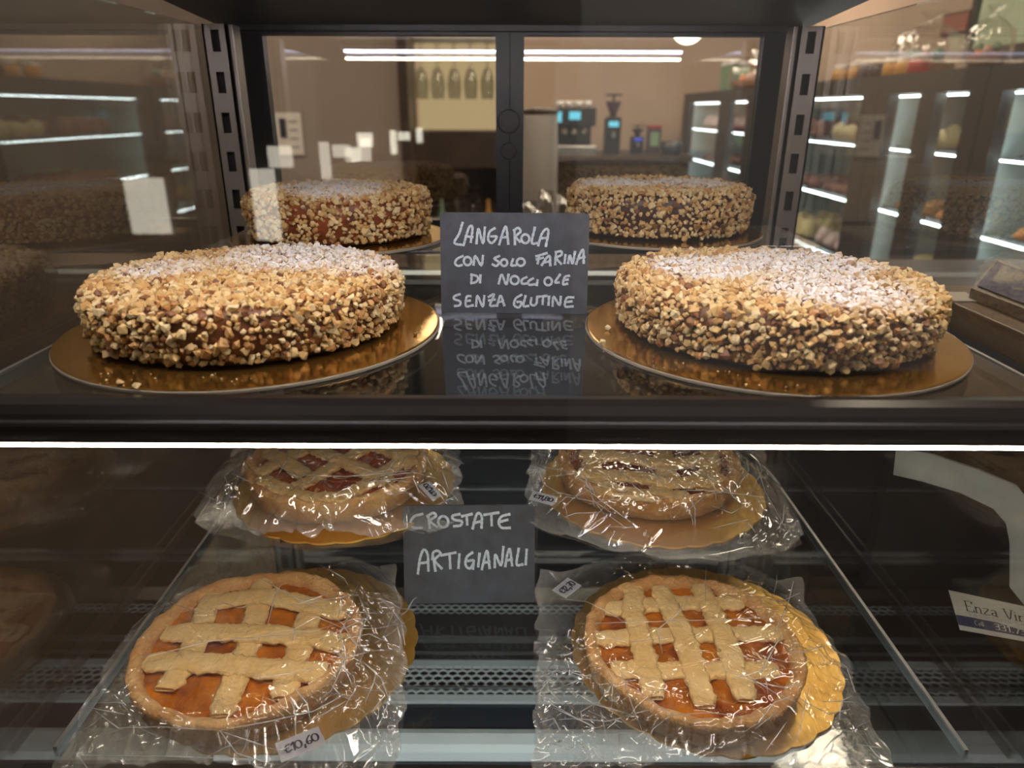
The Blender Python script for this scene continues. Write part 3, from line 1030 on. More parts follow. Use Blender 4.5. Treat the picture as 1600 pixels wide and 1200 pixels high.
def make_tart(cx, cyy, R, z, H, jam, label, under, over, seed, w=0.0185):
    rg = np.random.default_rng(seed)
    t = empty('lattice_tart', (cx, cyy, z), label, 'tart', 'lattice jam tarts')
    ph = rg.random(10) * 6.28

    def jit(r, zz, a, k):
        j = 1 + 0.010 * math.sin(3 * a + ph[0]) + 0.008 * math.sin(5 * a + ph[1]) + 0.005 * math.sin(23 * a + ph[2]) + 0.004 * math.sin(41 * a + ph[3] + k)
        dz = (0.0012 * math.sin(6 * a + ph[4]) + 0.0009 * math.sin(17 * a + ph[5]) + 0.0007 * math.sin(37 * a + ph[6] + k)) if zz > H * 0.6 else 0
        return r * j, zz + dz
    prof = [(0, 0.0), (R * 0.93, 0.0), (R * 0.955, 0.002), (R * 0.975, H * 0.45), (R * 0.998, H * 0.8), (R * 0.998, H * 0.93), (R * 0.975, H), (R * 0.935, H * 1.0), (R * 0.895, H * 0.93), (R * 0.87, H * 0.80), (R * 0.86, H * 0.62)]
    lathe('crust', prof, M['crust'], t, (cx, cyy, z), 120, True, jit)
    # jam with a gently heaving surface
    n, rings = 80, 14
    vs_ = []
    for i in range(rings + 1):
        for k in range(n):
            r = R * 0.885 * i / rings
            a = 2 * math.pi * k / n
            x, y = r * math.cos(a), r * math.sin(a)
            h = H * 0.76 + 0.0016 * math.sin(x * 190 + ph[7]) * math.sin(y * 170 + ph[8]) + 0.0010 * math.sin(x * 330 + y * 210) - 0.002 * (i / rings) ** 6
            vs_.append((cx + x, cyy + y, z + h))
    fs = [(i * n + k, i * n + (k + 1) % n, (i + 1) * n + (k + 1) % n, (i + 1) * n + k) for i in range(rings) for k in range(n)]
    raw('jam_filling', vs_, fs, jam, t, True)
    zs = z + H * 0.80

    def world(path, lift):
        out = []
        for (u, v) in path:
            p = px(u, v, zs + lift)
            d = np.array([p[0] - cx, p[1] - cyy])
            L = np.hypot(*d)
            if L > R * 0.90:
                d *= R * 0.90 / L
            out.append((cx + d[0], cyy + d[1], zs + lift))
        return out
    for i, pth in enumerate(under):
        sweep_strip('lattice_strip', world(pth, 0.0012), w, 0.0056, M['lattice'], t, seed * 50 + i)
    for i, pth in enumerate(over):
        P = world(pth, 0.0038)
        sweep_strip('lattice_strip', [(a, b, c - (0.002 if q in (0, len(P) - 1) else 0)) for q, (a, b, c) in enumerate(P)], w * 1.02, 0.0056, M['lattice'], t, seed * 50 + 20 + i)
    return t


# ------------------------------------------------------------------ cellophane bags
class Bag:
    def __init__(self, corners, bows, tart, base, H, label, seed, creases=46, back_lift=0.02, crumple=1.0, n=290, hot=()):
        self.tc = np.array(tart[:2])
        self.R = tart[2]
        self.base, self.H = base, H
        rg = np.random.default_rng(seed)
        self.C = [np.array(c[:2], float) for c in corners]     # TL TR BR BL (back-left, back-right, front-right, front-left)
        self.bows = bows
        self.back = back_lift
        cen = sum(self.C) / 4
        self.cen = cen
        L = []
        for i in range(creases):
            if rg.random() < 0.55:      # fold running out from the tart rim
                a = rg.random() * 6.28
                p = self.tc + self.R * rg.uniform(0.75, 1.15) * np.array([math.cos(a), math.sin(a)])
                a += rg.normal() * 0.45
                ln = rg.uniform(0.03, 0.09)
                am = rg.uniform(0.0012, 0.0034)
            else:
                p = cen + rg.uniform(-1, 1, 2) * np.array([0.11, 0.10])
                a = rg.random() * 6.28
                ln = rg.uniform(0.03, 0.09)
                am = rg.uniform(0.0006, 0.0020)
            L.append((p, np.array([math.cos(a), math.sin(a)]), ln, rg.uniform(0.0016, 0.0042), am * (1 if rg.random() < 0.75 else -0.6)))
        for (u, v, rad, cnt) in hot:
            h0 = px(u, v, base + H * 0.6)[:2]
            for i in range(cnt):
                p = h0 + rg.normal(size=2) * rad * 0.5
                a = rg.random() * 6.28
                L.append((p, np.array([math.cos(a), math.sin(a)]), rg.uniform(0.015, 0.06), rg.uniform(0.002, 0.007), rg.uniform(0.0012, 0.0042)))
        self.L = L
        self.wav = [(rg.random() * 6.28, rg.uniform(60, 240), rg.random() * 6.28, rg.uniform(0.0003, 0.0011) * crumple, rg.uniform(18, 50), rg.random() * 6.28, rg.random() * 6.28) for _ in range(12)]
        s = np.linspace(0, 1, n)
        S, T = np.meshgrid(s, s)
        XY = self.xy(S, T)
        Z = self.height(XY, S, T)
        V = np.concatenate([XY, Z[..., None]], -1).reshape(-1, 3)
        idx = np.arange(n * n).reshape(n, n)
        F1 = np.stack([idx[:-1, :-1], idx[:-1, 1:], idx[1:, 1:], idx[1:, :-1]], -1).reshape(-1, 4)
        # lower sheet, flat under the board
        m = 12
        s2 = np.linspace(0, 1, m)
        S2, T2 = np.meshgrid(s2, s2)
        XY2 = self.xy(S2, T2)
        V2 = np.concatenate([XY2, np.full(XY2.shape[:2] + (1,), base + 0.0006)], -1).reshape(-1, 3)
        idx2 = np.arange(m * m).reshape(m, m) + n * n
        F2 = np.stack([idx2[:-1, :-1], idx2[1:, :-1], idx2[1:, 1:], idx2[:-1, 1:]], -1).reshape(-1, 4)
        ee = np.minimum.reduce([S, 1 - S, T, 1 - T])
        hz = 0.010 + 0.17 * np.clip(1 - ee / 0.10, 0, 1) ** 1.5
        dd = np.hypot(XY[..., 0] - self.tc[0], XY[..., 1] - self.tc[1])
        hz = hz + 0.03 * np.clip((dd - self.R * 1.02) / 0.03, 0, 1)
        self.o = empty('cellophane_bag', (cen[0], cen[1], base), label, 'bag', 'clear cellophane bags')
        for nm, VV, FF, att, sm in (('film_upper', V, F1, hz.reshape(-1), True), ('film_lower', V2, F2 - n * n, np.full(m * m, 0.03), True)):
            me = bpy.data.meshes.new(nm)
            me.from_pydata(VV.tolist(), [], FF.tolist())
            at = me.attributes.new('film', 'FLOAT', 'POINT')
            at.data.foreach_set('value', att.astype(np.float32))
            if sm:
                me.polygons.foreach_set('use_smooth', [True] * len(me.polygons))
            mesh_obj(nm, me, M['film'], self.o)

    def xy(self, S, T):
        TL, TR, BR, BL = self.C
        S_, T_ = S[..., None], T[..., None]
        P = (1 - T_) * ((1 - S_) * TL + S_ * TR) + T_ * ((1 - S_) * BL + S_ * BR)
        b = self.bows
        bs, bt = 4 * S * (1 - S), 4 * T * (1 - T)
        P[..., 1] += b[0] * bs * (1 - T) ** 2 - b[2] * bs * T ** 2
        P[..., 0] += b[1] * bt * S ** 2 - b[3] * bt * (1 - S) ** 2
        w = 0.0025 * np.sin(T * 37 + 1) * (np.abs(S - 0.5) * 2) ** 6
        P[..., 0] += w
        P[..., 1] += 0.0025 * np.sin(S * 31 + 2) * (np.abs(T - 0.5) * 2) ** 6
        return P

    def env(self, d):
        q = np.clip((d - self.R * 0.97) / 0.056, 0, 1)
        e = (1 - q) ** 1.2
        return self.H * e

    def height(self, XY, S=None, T=None):
        X, Y = XY[..., 0], XY[..., 1]
        d = np.hypot(X - self.tc[0], Y - self.tc[1])
        z = self.env(d)
        k = 0.0
        free = np.clip((d - self.R * 0.55) / (self.R * 0.5), 0.30, 1.0)
        for (p, dr, ln, w, am) in self.L:
            rx, ry = X - p[0], Y - p[1]
            al = rx * dr[0] + ry * dr[1]
            ac = np.abs(-rx * dr[1] + ry * dr[0])
            win = np.clip(1 - np.abs(al) / ln, 0, 1)
            k = k + am * np.clip(1 - ac / (w * (0.4 + win)), 0, 1) * np.minimum(1, win * 2)
        for (a, fq, ph, am, mf, m1, m2) in self.wav:
            u = X * math.cos(a) + Y * math.sin(a)
            tri = np.abs(((u * fq / 6.283 + ph) % 1.0) * 2 - 1)
            msk = np.clip(np.sin(X * mf + m1) * np.sin(Y * mf + m2), 0, 1)
            k = k + am * tri * msk
        z = z + k * free
        back = np.clip((Y - (self.tc[1] + self.R * 0.55)) / (self.R * 0.6), 0, 1)
        z = z + self.back * back ** 1.5 * np.clip((d - self.R * 0.9) / 0.03, 0, 1)
        return self.base + 0.0015 + 0.0040 * np.clip((0.150 - d) / 0.02, 0, 1) + np.maximum(z, 0.0)

    def folds(self, zones, explicit, seed):
        rg = np.random.default_rng(seed)
        paths = [list(e) for e in explicit]
        for (u, v, ru, rv, cnt) in zones:
            for _ in range(int(cnt * 0.5)):
                p = np.array([u + rg.normal() * ru, v + rg.normal() * rv])
                a = rg.random() * 6.28
                P = [p]
                for k in range(int(rg.integers(2, 4))):
                    p = p + rg.uniform(18, 55) * np.array([math.cos(a), 0.7 * math.sin(a)])
                    a += rg.normal() * 0.55
                    P.append(p)
                paths.append(P)
        vs_, fs = [], []
        lo = np.min(self.C, axis=0) + 0.004
        hi = np.max(self.C, axis=0) - 0.004
        for P in paths:
            W = []
            for i in range(len(P) - 1):
                for t in np.linspace(0, 1, 7, endpoint=(i == len(P) - 2)):
                    q = np.array(P[i]) * (1 - t) + np.array(P[i + 1]) * t
                    W.append(self.on(*q))
            W = [w for w in W if lo[0] < w[0] < hi[0] and lo[1] < w[1] < hi[1]]
            n = len(W)
            if n < 4:
                continue
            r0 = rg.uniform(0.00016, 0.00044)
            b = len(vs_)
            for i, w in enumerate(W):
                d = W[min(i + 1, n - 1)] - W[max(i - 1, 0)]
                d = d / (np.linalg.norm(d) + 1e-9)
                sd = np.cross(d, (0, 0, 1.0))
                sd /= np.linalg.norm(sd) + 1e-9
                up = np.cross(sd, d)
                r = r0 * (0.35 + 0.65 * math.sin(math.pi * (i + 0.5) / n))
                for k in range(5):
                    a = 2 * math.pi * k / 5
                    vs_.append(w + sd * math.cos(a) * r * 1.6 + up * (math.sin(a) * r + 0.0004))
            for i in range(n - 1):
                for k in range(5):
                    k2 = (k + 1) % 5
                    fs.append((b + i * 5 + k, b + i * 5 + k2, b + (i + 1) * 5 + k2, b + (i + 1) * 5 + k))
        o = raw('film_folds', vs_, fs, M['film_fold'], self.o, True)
        o['kind'] = 'stuff'

    def on(self, u, v):
        z = self.base + 0.02
        for _ in range(12):
            p = px(u, v, z)
            z = 0.5 * z + 0.5 * self.look(p[0], p[1])
        return px(u, v, z)

    def look(self, x, y):
        # bilinear look-up in a raster of the film height
        if not hasattr(self, 'ras'):
            self.lo = np.min(self.C, axis=0) - 0.03
            self.hi = np.max(self.C, axis=0) + 0.03
            gx, gy = np.linspace(self.lo[0], self.hi[0], 260), np.linspace(self.lo[1], self.hi[1], 260)
            self.ras = self.height(np.stack(np.meshgrid(gx, gy), -1))
        fx = min(max((x - self.lo[0]) / (self.hi[0] - self.lo[0]), 0), 0.9999) * 259
        fy = min(max((y - self.lo[1]) / (self.hi[1] - self.lo[1]), 0), 0.9999) * 259
        i, j = int(fy), int(fx)
        i, j = min(i, 258), min(j, 258)
        a, b = fy - i, fx - j
        r = self.ras
        return float((1 - a) * ((1 - b) * r[i, j] + b * r[i, j + 1]) + a * ((1 - b) * r[i + 1, j] + b * r[i + 1, j + 1]))

    def sticker(self, quad, text, label, width=0.05):
        Q = [self.on(*q) for q in quad]
        Q = [np.array(q) for q in Q]

        zc = []

        def place(x, y, lift):
            p = (1 - y) * ((1 - x) * Q[0] + x * Q[1]) + y * ((1 - x) * Q[3] + x * Q[2])
            return np.array([p[0], p[1], p[2] + lift])
        # keep the label a stiff, nearly flat piece a little above the film
        n1, n2 = 9, 6
        G = np.array([[place(i / (n1 - 1), j / (n2 - 1), 0) for i in range(n1)] for j in range(n2)])
        hh = self.height(G[..., :2])
        lift = float(np.percentile(hh - G[..., 2], 92)) + 0.0008
        for q in Q:
            q[2] += lift
        vs_ = [place(i / (n1 - 1), j / (n2 - 1), 0) for j in range(n2) for i in range(n1)]
        fs = [(j * n1 + i, j * n1 + i + 1, (j + 1) * n1 + i + 1, (j + 1) * n1 + i) for j in range(n2 - 1) for i in range(n1 - 1)]
        bm = bmesh.new()
        bv = [bm.verts.new(v) for v in vs_]
        for f in fs:
            bm.faces.new([bv[i] for i in f])
        bmesh.ops.solidify(bm, geom=bm.faces[:], thickness=0.0003)
        st = from_bm('price_sticker', bm, M['sticker'], self.o)
        st['label'] = label
        GL = {'e': ([[(.85, .12), (.45, .2), (.28, .55), (.45, .92), (.9, .8)], [(.08, .5), (.62, .48)]], .75),
              '1': ([[(.2, .35), (.5, .08), (.42, .98)]], .5), '0': ([ell(.42, .52, .34, .42)], .75),
              '6': ([[(.7, .05), (.3, .4), (.22, .8), (.52, .95), (.72, .68), (.3, .66)]], .72), ',': ([[(.3, .82), (.22, 1.2)]], .35),
              '2': ([[(.15, .3), (.45, .08), (.68, .32), (.15, .95), (.78, .92)]], .75), '7': ([[(.12, .15), (.78, .1), (.38, .98)], [(.28, .52), (.72, .5)]], .75),
              '8': ([ell(.42, .30, .24, .23), ell(.42, .74, .30, .24)], .75)}
        tot = sum(GL[c][1] for c in text)
        x0, hw = 0.10, 0.80 / tot
        stx = []
        for c in text:
            for s_ in GL[c][0]:
                stx.append([(x0 + a * hw, 0.26 + b * 0.46) for a, b in s_])
            x0 += GL[c][1] * hw
        strokes_mesh('ink_lettering', stx, width, place, M['ink'], st, 0.0006)


TB = LO + 0.0014
TRZ = CAMZ - 0.384 + 0.0014
HT = 0.0275
fluted_board(-0.206, 0.5215, 0.117, LO + 0.0010, 'fluted gold board under the front left wrapped tart')
fluted_board(0.176, 0.5225, 0.118, LO + 0.0010, 'fluted gold board under the front right wrapped tart')
fluted_board(-0.180, 0.686, 0.115, TRZ - 0.0004, 'fluted gold board under the rear left wrapped tart')
fluted_board(0.152, 0.684, 0.117, TRZ - 0.0004, 'fluted gold board under the rear right wrapped tart')
make_tart(-0.2310, 0.5015, 0.0970, LO + 0.0034, HT, M['jam_orange'], 'front left apricot jam tart with a loosely woven lattice', [
    [(412, 903), (400, 960), (388, 1005), (345, 1118)], [(330, 930), (302, 1010), (258, 1078)], [(490, 935), (468, 1010), (440, 1092)]], [
    [(322, 940), (400, 932), (450, 938), (545, 955)], [(256, 986), (360, 988), (470, 994), (552, 1004)], [(228, 1030), (330, 1036), (430, 1046), (520, 1052)]], 3, w=0.0210)
make_tart(0.1595, 0.5010, 0.0945, LO + 0.0034, HT, M['jam_orange'], 'front right apricot jam tart with three long lattice strips on top', [
    [(934, 950), (1040, 944), (1160, 942)], [(926, 998), (1060, 992), (1220, 990)], [(955, 1046), (1090, 1048), (1214, 1046)]], [
    [(978, 902), (990, 955), (1004, 1010), (1024, 1088)], [(1030, 915), (1064, 985), (1084, 1040), (1104, 1102)], [(1092, 912), (1128, 985), (1146, 1035), (1166, 1092)]], 4, w=0.0190)
make_tart(-0.1886, 0.692, 0.0975, TRZ + 0.0020, HT, M['jam_red'], 'rear left jam tart with a diagonal lattice', [
    [(500, 690), (440, 720), (398, 742)], [(590, 688), (520, 730), (440, 775)], [(650, 705), (590, 745), (530, 790)]], [
    [(400, 700), (440, 718), (480, 742)], [(470, 690), (540, 722), (610, 752)], [(560, 688), (610, 705), (660, 728)], [(405, 745), (470, 775), (560, 795)]], 5, w=0.0185)
make_tart(0.1497, 0.702, 0.0990, TRZ + 0.0020, HT, M['jam_berry'], 'rear right dark berry jam tart with wide lattice strips', [
    [(940, 690), (925, 730), (930, 770)], [(1030, 688), (1040, 730), (1030, 775)], [(1105, 690), (1110, 725), (1100, 765)]], [
    [(905, 708), (960, 712), (1030, 722), (1110, 716)], [(900, 738), (980, 744), (1060, 754), (1130, 742)], [(930, 768), (1000, 778), (1080, 775)]], 6, w=0.0205)


def cxy(lst, z):
    out = []
    for (u, v) in lst:
        p = px(u, v, z)
        out.append((max(-0.350, min(0.350, p[0])), max(p[1], 0.372)))
    return out


bFL = Bag(cxy([(292, 898), (615, 893), (608, 1215), (70, 1195)], LO + 0.014), (0.0, 0.012, 0.0, 0.0), (-0.2310, 0.5015, 0.0970), LO, HT + 0.006,
          'clear cellophane bag around the front left tart with a 10,60 euro sticker', 31, creases=110, hot=[(540, 980, .05, 60), (560, 1090, .06, 60), (400, 1150, .05, 25), (150, 1150, .04, 25)])
bFL.sticker([(431, 1170), (498, 1143), (511, 1170), (441, 1200)], 'e10,60', 'white sticker with handwritten price')
bFR = Bag(cxy([(840, 902), (1250, 912), (1420, 1205), (835, 1195)], LO + 0.014), (0.004, 0.0, 0.0, 0.0), (0.1595, 0.5010, 0.0945), LO, HT + 0.006,
          'clear cellophane bag around the front right tart with a sticker at its far corner', 32, creases=110, hot=[(870, 1040, .05, 45), (1000, 1130, .06, 50), (1270, 1080, .06, 50), (890, 1150, .05, 40)])
bFR.sticker([(862, 924), (887, 904), (909, 917), (884, 937)], 'e12,70', 'white sticker with handwritten price', 0.07)
bRL = Bag(cxy([(372, 672), (716, 668), (722, 806), (300, 808)], CAMZ - 0.376), (0.01, 0.0, 0.046, -0.006), (-0.1886, 0.692, 0.0975), CAMZ - 0.384, HT + 0.006,
          'crinkled clear bag around the rear left tart with its pointed corner', 33, creases=110, hot=[(540, 780, .07, 80), (690, 740, .04, 40), (350, 780, .04, 40)], back_lift=0.012)
bRL.sticker([(677, 787), (653, 762), (671, 755), (690, 777)], 'e11,20', 'white sticker with handwritten price', 0.07)
bRR = Bag(cxy([(832, 672), (1186, 680), (1256, 842), (820, 808)], CAMZ - 0.376), (0.01, 0.0, 0.042, 0.0), (0.1497, 0.702, 0.0990), CAMZ - 0.384, HT + 0.006,
          'crinkled clear bag around the rear right tart with a sticker at its left', 34, creases=110, hot=[(1000, 750, .08, 80), (850, 740, .04, 40), (1200, 790, .05, 50)], back_lift=0.012)
bRR.sticker([(833, 768), (872, 778), (863, 792), (826, 782)], 'e11,80', 'white sticker with handwritten price', 0.07)

bFL.folds([(560, 985, 40, 35, 34), (545, 1090, 45, 40, 34), (430, 1150, 60, 22, 14), (170, 1130, 40, 35, 12), (470, 930, 60, 16, 10), (610, 960, 12, 40, 8)],
          [[(343, 1142), (420, 1128), (490, 1112), (540, 1085)], [(343, 1142), (370, 1178), (430, 1196)], [(343, 1143), (432, 1172)], [(150, 1112), (185, 1138), (250, 1136), (340, 1142)],
           [(215, 1030), (330, 1002), (480, 990)], [(455, 945), (560, 930), (575, 965), (500, 1000)], [(95, 1180), (260, 1182), (420, 1188)]], 71)
bFR.folds([(868, 1050, 16, 60, 16), (960, 1120, 50, 30, 22), (1260, 1060, 35, 60, 26), (1330, 1140, 40, 30, 14), (900, 1150, 40, 22, 16), (1010, 930, 80, 14, 6), (1220, 950, 20, 30, 8)],
          [[(968, 1048), (1010, 1092), (1048, 1118), (1110, 1114), (1172, 1122)], [(970, 1050), (990, 1110), (1006, 1150)], [(1048, 1118), (1020, 1140), (1005, 1175)], [(1228, 1130), (1180, 1196)],
           [(1215, 1112), (1180, 1140)], [(905, 975), (1010, 972), (1150, 968), (1225, 962)], [(930, 990), (985, 1004), (1050, 996)], [(1265, 1070), (1250, 1140)]], 72)
bRL.folds([(540, 765, 80, 22, 40), (360, 790, 25, 16, 14), (690, 740, 14, 30, 14), (560, 815, 70, 12, 18), (440, 790, 30, 20, 12)],
          [[(400, 790), (432, 752), (446, 820)], [(450, 742), (540, 745), (650, 735)], [(480, 765), (560, 758), (645, 745), (655, 770)], [(505, 825), (528, 795), (520, 838)], [(300, 806), (350, 790), (390, 780)]], 73)
bRR.folds([(1020, 760, 80, 20, 40), (850, 740, 14, 30, 14), (1190, 790, 20, 30, 18), (1100, 825, 60, 10, 14), (900, 790, 30, 16, 10)],
          [[(878, 735), (960, 765), (1012, 782), (1060, 775), (1105, 778)], [(912, 762), (985, 816)], [(1070, 725), (1120, 752), (1160, 790)], [(915, 765), (950, 812)], [(1180, 720), (1196, 770), (1230, 830)], [(1105, 828), (1170, 812), (1160, 840)]], 74)

# ------------------------------------------------------------------ beyond the right side glass: till counter
CT = CAMZ - 0.19
ctr = empty('till_counter', (0.8, 0.5, 0), 'brown till counter right of the display case', 'counter')
box('counter_top', 0.47, 1.25, -0.1, 0.82, CT - 0.028, CT, M['brown_counter'], ctr, 0.002)
box('counter_back_panel', 0.74, 0.76, -0.1, 0.82, 0.02, CT - 0.03, M['dark_wood'], ctr)
box('counter_shelf', 0.415, 0.735, 0.30, 0.82, CAMZ - 0.62, CAMZ - 0.60, M['dark_wood'], ctr)
box('counter_base', 0.415, 0.735, 0.32, 0.82, 0.0, CAMZ - 0.625, M['dark_wood'], ctr)
box('counter_end_panel', 0.48, 0.738, 0.80, 0.82, CAMZ - 0.60, CT - 0.03, M['dark_wood'], ctr)
lc = empty('low_cabinet', (0.85, 1.25, 0), 'low dark wood cabinet beyond the till counter', 'cabinet')
box('cabinet_top', 0.412, 1.34, 0.835, 1.72, CAMZ - 0.36, CAMZ - 0.335, M['dark_wood'], lc, 0.002)
box('cabinet_body', 0.42, 1.33, 0.84, 1.71, 0.0, CAMZ - 0.36, M['dark_wood'], lc)
q = [px(1460, 456, CT + 0.0015), px(1508, 456, CT + 0.0015), px(1532, 470, CT + 0.0015), px(1490, 470, CT + 0.0015)]
tag(slab('paper_sheet', q, 0.001, M['paper']), 'pale sheet of paper lying on the till counter', 'paper')
term = empty('card_terminal', tuple(px(1560, 470, CT)), 'brown keypad terminal with ringed keys on the till counter', 'terminal')
z0, z1 = CT + 0.012, CT + 0.036
Q = [px(1557, 404, z1), px(1652, 440, z1), px(1642, 498, z0), px(1517, 450, z0)]
Qb = [np.array([p[0], p[1], CT + 0.0005]) for p in Q]
raw('terminal_body', Q + Qb, [(0, 1, 2, 3), (7, 6, 5, 4), (0, 4, 5, 1), (1, 5, 6, 2), (2, 6, 7, 3), (3, 7, 4, 0)], pbr('terminal_shell', (128, 108, 94), 0.4), term)


def onq(Q, x, y, l):
    n_ = np.cross(Q[3] - Q[0], Q[1] - Q[0])
    n_ /= np.linalg.norm(n_)
    return (1 - y) * ((1 - x) * Q[0] + x * Q[1]) + y * ((1 - x) * Q[3] + x * Q[2]) + n_ * l


face = [onq(Q, 0.06, 0.08, 0.0006), onq(Q, 0.94, 0.08, 0.0006), onq(Q, 0.94, 0.9, 0.0006), onq(Q, 0.06, 0.9, 0.0006)]
slab('terminal_face', [face[0], face[3], face[2], face[1]], 0.0008, M['navy'], term)
f2 = [onq(Q, 0.2, 0.16, 0.0016), onq(Q, 0.62, 0.16, 0.0016), onq(Q, 0.62, 0.66, 0.0016), onq(Q, 0.2, 0.66, 0.0016)]
slab('terminal_screen', [f2[0], f2[3], f2[2], f2[1]], 0.0008, M['dark_wood'], term)
for r_ in range(4):
    for c_ in range(3):
        x_, y_ = 0.70 + c_ * 0.075, 0.26 + r_ * 0.15
        ring = [onq(Q, x_ + 0.026 * math.cos(a), y_ + 0.055 * math.sin(a), 0.003) for a in np.linspace(0, 2 * math.pi, 13)]
        tube('key_ring', ring, 0.0009, M['steel'], term, 5)

# white arched holder and visiting card under the counter
inner = [(1396, 742), (1440, 752), (1500, 770), (1552, 795), (1572, 818), (1578, 850), (1578, 918), (1600, 945), (1690, 1040), (1720, 1180)]
outer = [(1400, 702), (1460, 712), (1530, 735), (1590, 760), (1612, 790), (1618, 840), (1618, 900), (1640, 935), (1730, 1020), (1770, 1180)]
hv = []
tt = np.linspace(0.80, 0.66, len(inner))
for (a, b, t) in zip(inner, outer, tt):
    p, q_ = pt(*a, t), pt(*b, t)
    hv += [p, q_, p + np.array([0.002, 0.004, 0]), q_ + np.array([0.002, 0.004, 0])]
hf = []
for i in range(len(inner) - 1):
    a = 4 * i
    hf += [(a, a + 4, a + 5, a + 1), (a + 2, a + 3, a + 7, a + 6), (a, a + 2, a + 6, a + 4), (a + 1, a + 5, a + 7, a + 3)]
hf += [(0, 1, 3, 2), (a + 4, a + 6, a + 7, a + 5)]
holder = empty('card_holder', tuple(hv[-4]), 'white curved plastic holder beyond the right side glass', 'holder')
raw('holder_arch', hv, hf, M['white'], holder, False)
foot = hv[-4]
box('holder_foot', foot[0] - 0.02, foot[0] + 0.05, foot[1] - 0.01, foot[1] + 0.03, CAMZ - 0.60, foot[2] + 0.004, M['white'], holder, 0.001)
C4 = [pt(1482, 922, 0.700), pt(1655, 959, 0.655), pt(1668, 1014, 0.640), pt(1500, 984, 0.682)]
C4 = [np.array(c) for c in C4]
vc = empty('visiting_card', tuple(C4[3]), 'white printed card reading Enza Virm with a blue band, lower right', 'card')
nC = np.cross(C4[3] - C4[0], C4[1] - C4[0])
nC /= np.linalg.norm(nC)
raw('card_sheet', C4 + [c - nC * 0.0012 for c in C4], [(0, 1, 2, 3), (7, 6, 5, 4), (0, 4, 5, 1), (1, 5, 6, 2), (2, 6, 7, 3), (3, 7, 4, 0)], M['paper'], vc)
raw('blue_band', [onq(C4, *q_, 0.0003) for q_ in ((0, 0.62), (1, 0.62), (1, 0.88), (0, 0.88))], [(0, 1, 2, 3)], M['navy'], vc)


def card_text(chars, x0, y0, w, h, lw, mat, glyphs):
    st = []
    x = x0
    for c in chars:
        if c != ' ':
            for s_ in glyphs[c][0]:
                st.append([(x + a * w, y0 + b * h) for a, b in s_])
            x += (glyphs[c][1]) * w
        else:
            x += 0.6 * w
    strokes_mesh('printed_text', st, lw, lambda a, b, l: onq(C4, a, b, l), mat, vc, 0.0007)


SER = {'E': ([[(.1, .02), (.1, .98)], [(0, .02), (.75, .02), (.75, .18)], [(0, .98), (.8, .98), (.8, .8)], [(.1, .5), (.55, .5)]], 1.0),
       'n': ([[(.1, .4), (.1, .98)], [(0, .98), (.22, .98)], [(.1, .55), (.4, .4), (.58, .55), (.58, .98)], [(.48, .98), (.72, .98)]], .88),
       'z': ([[(.05, .42), (.6, .42), (.05, .96), (.65, .96)]], .8), 'a': ([[(.1, .5), (.35, .4), (.55, .52), (.55, .98), (.68, .98)], [(.55, .66), (.2, .7), (.1, .88), (.3, .98), (.55, .86)]], .85),
       'V': ([[(.05, .02), (.45, .98), (.85, .02)], [(-.05, .02), (.2, .02)], [(.7, .02), (.97, .02)]], 1.0), 'i': ([[(.15, .4), (.15, .98)], [(.05, .98), (.27, .98)], [(.13, .15), (.17, .2)]], .42),
       'r': ([[(.12, .4), (.12, .98)], [(.02, .98), (.28, .98)], [(.12, .6), (.3, .42), (.5, .45)]], .62),
       'm': ([[(.1, .4), (.1, .98)], [(.1, .55), (.3, .4), (.45, .55), (.45, .98)], [(.45, .55), (.66, .4), (.8, .55), (.8, .98)]], 1.1)}
card_text('Enza Virm', 0.125, 0.20, 0.088, 0.27, 0.015, M['ink'], SER)
DG = {'3': ([[(.1, .1), (.6, .05), (.62, .4), (.25, .48), (.65, .55), (.6, .92), (.08, .92)]], .85), '1': ([[(.15, .25), (.4, .05), (.4, .98)]], .7), '7': ([[(.08, .08), (.65, .08), (.3, .98)]], .8),
      '.': ([[(.1, .9), (.16, .96)]], .4), '4': ([[(.5, .05), (.05, .68), (.7, .68)], [(.5, .4), (.5, .98)]], .8), 'C': ([[(.6, .15), (.3, .05), (.08, .5), (.3, .95), (.6, .85)]], .75), 'e': ([[(.1, .68), (.55, .66), (.4, .42), (.12, .6), (.25, .95), (.55, .88)]], .7),
      'l': ([[(.12, .05), (.12, .95)]], .3)}
card_text('331.73.4', 0.36, 0.66, 0.066, 0.17, 0.015, M['paper'], DG)
card_text('Cell', 0.17, 0.68, 0.045, 0.13, 0.006, M['paper'], DG)
grey_ink = pbr('grey_ink', (160, 152, 150), 0.8)
TXT = {'P': ([[(.1, 1), (.1, 0), (.55, .05), (.55, .45), (.1, .5)]], .75), 'o': ([ell(.32, .7, .26, .28)], .72), 'n': SER['n'], 'a': SER['a'], 'r': SER['r'], 'i': SER['i'], 'c': ([[(.55, .5), (.3, .4), (.08, .7), (.3, .98), (.55, .9)]], .7),
       's': ([[(.5, .45), (.15, .48), (.2, .66), (.5, .74), (.42, .95), (.08, .92)]], .65), 't': ([[(.25, .1), (.25, .95), (.45, .95)], [(.05, .4), (.45, .4)]], .55), 'e': DG['e'], 'C': DG['C']}
card_text('Pasticceria Ca', 0.14, 0.46, 0.056, 0.12, 0.005, grey_ink, TXT)

# ------------------------------------------------------------------ display fridges along the right wall
FX = 1.50


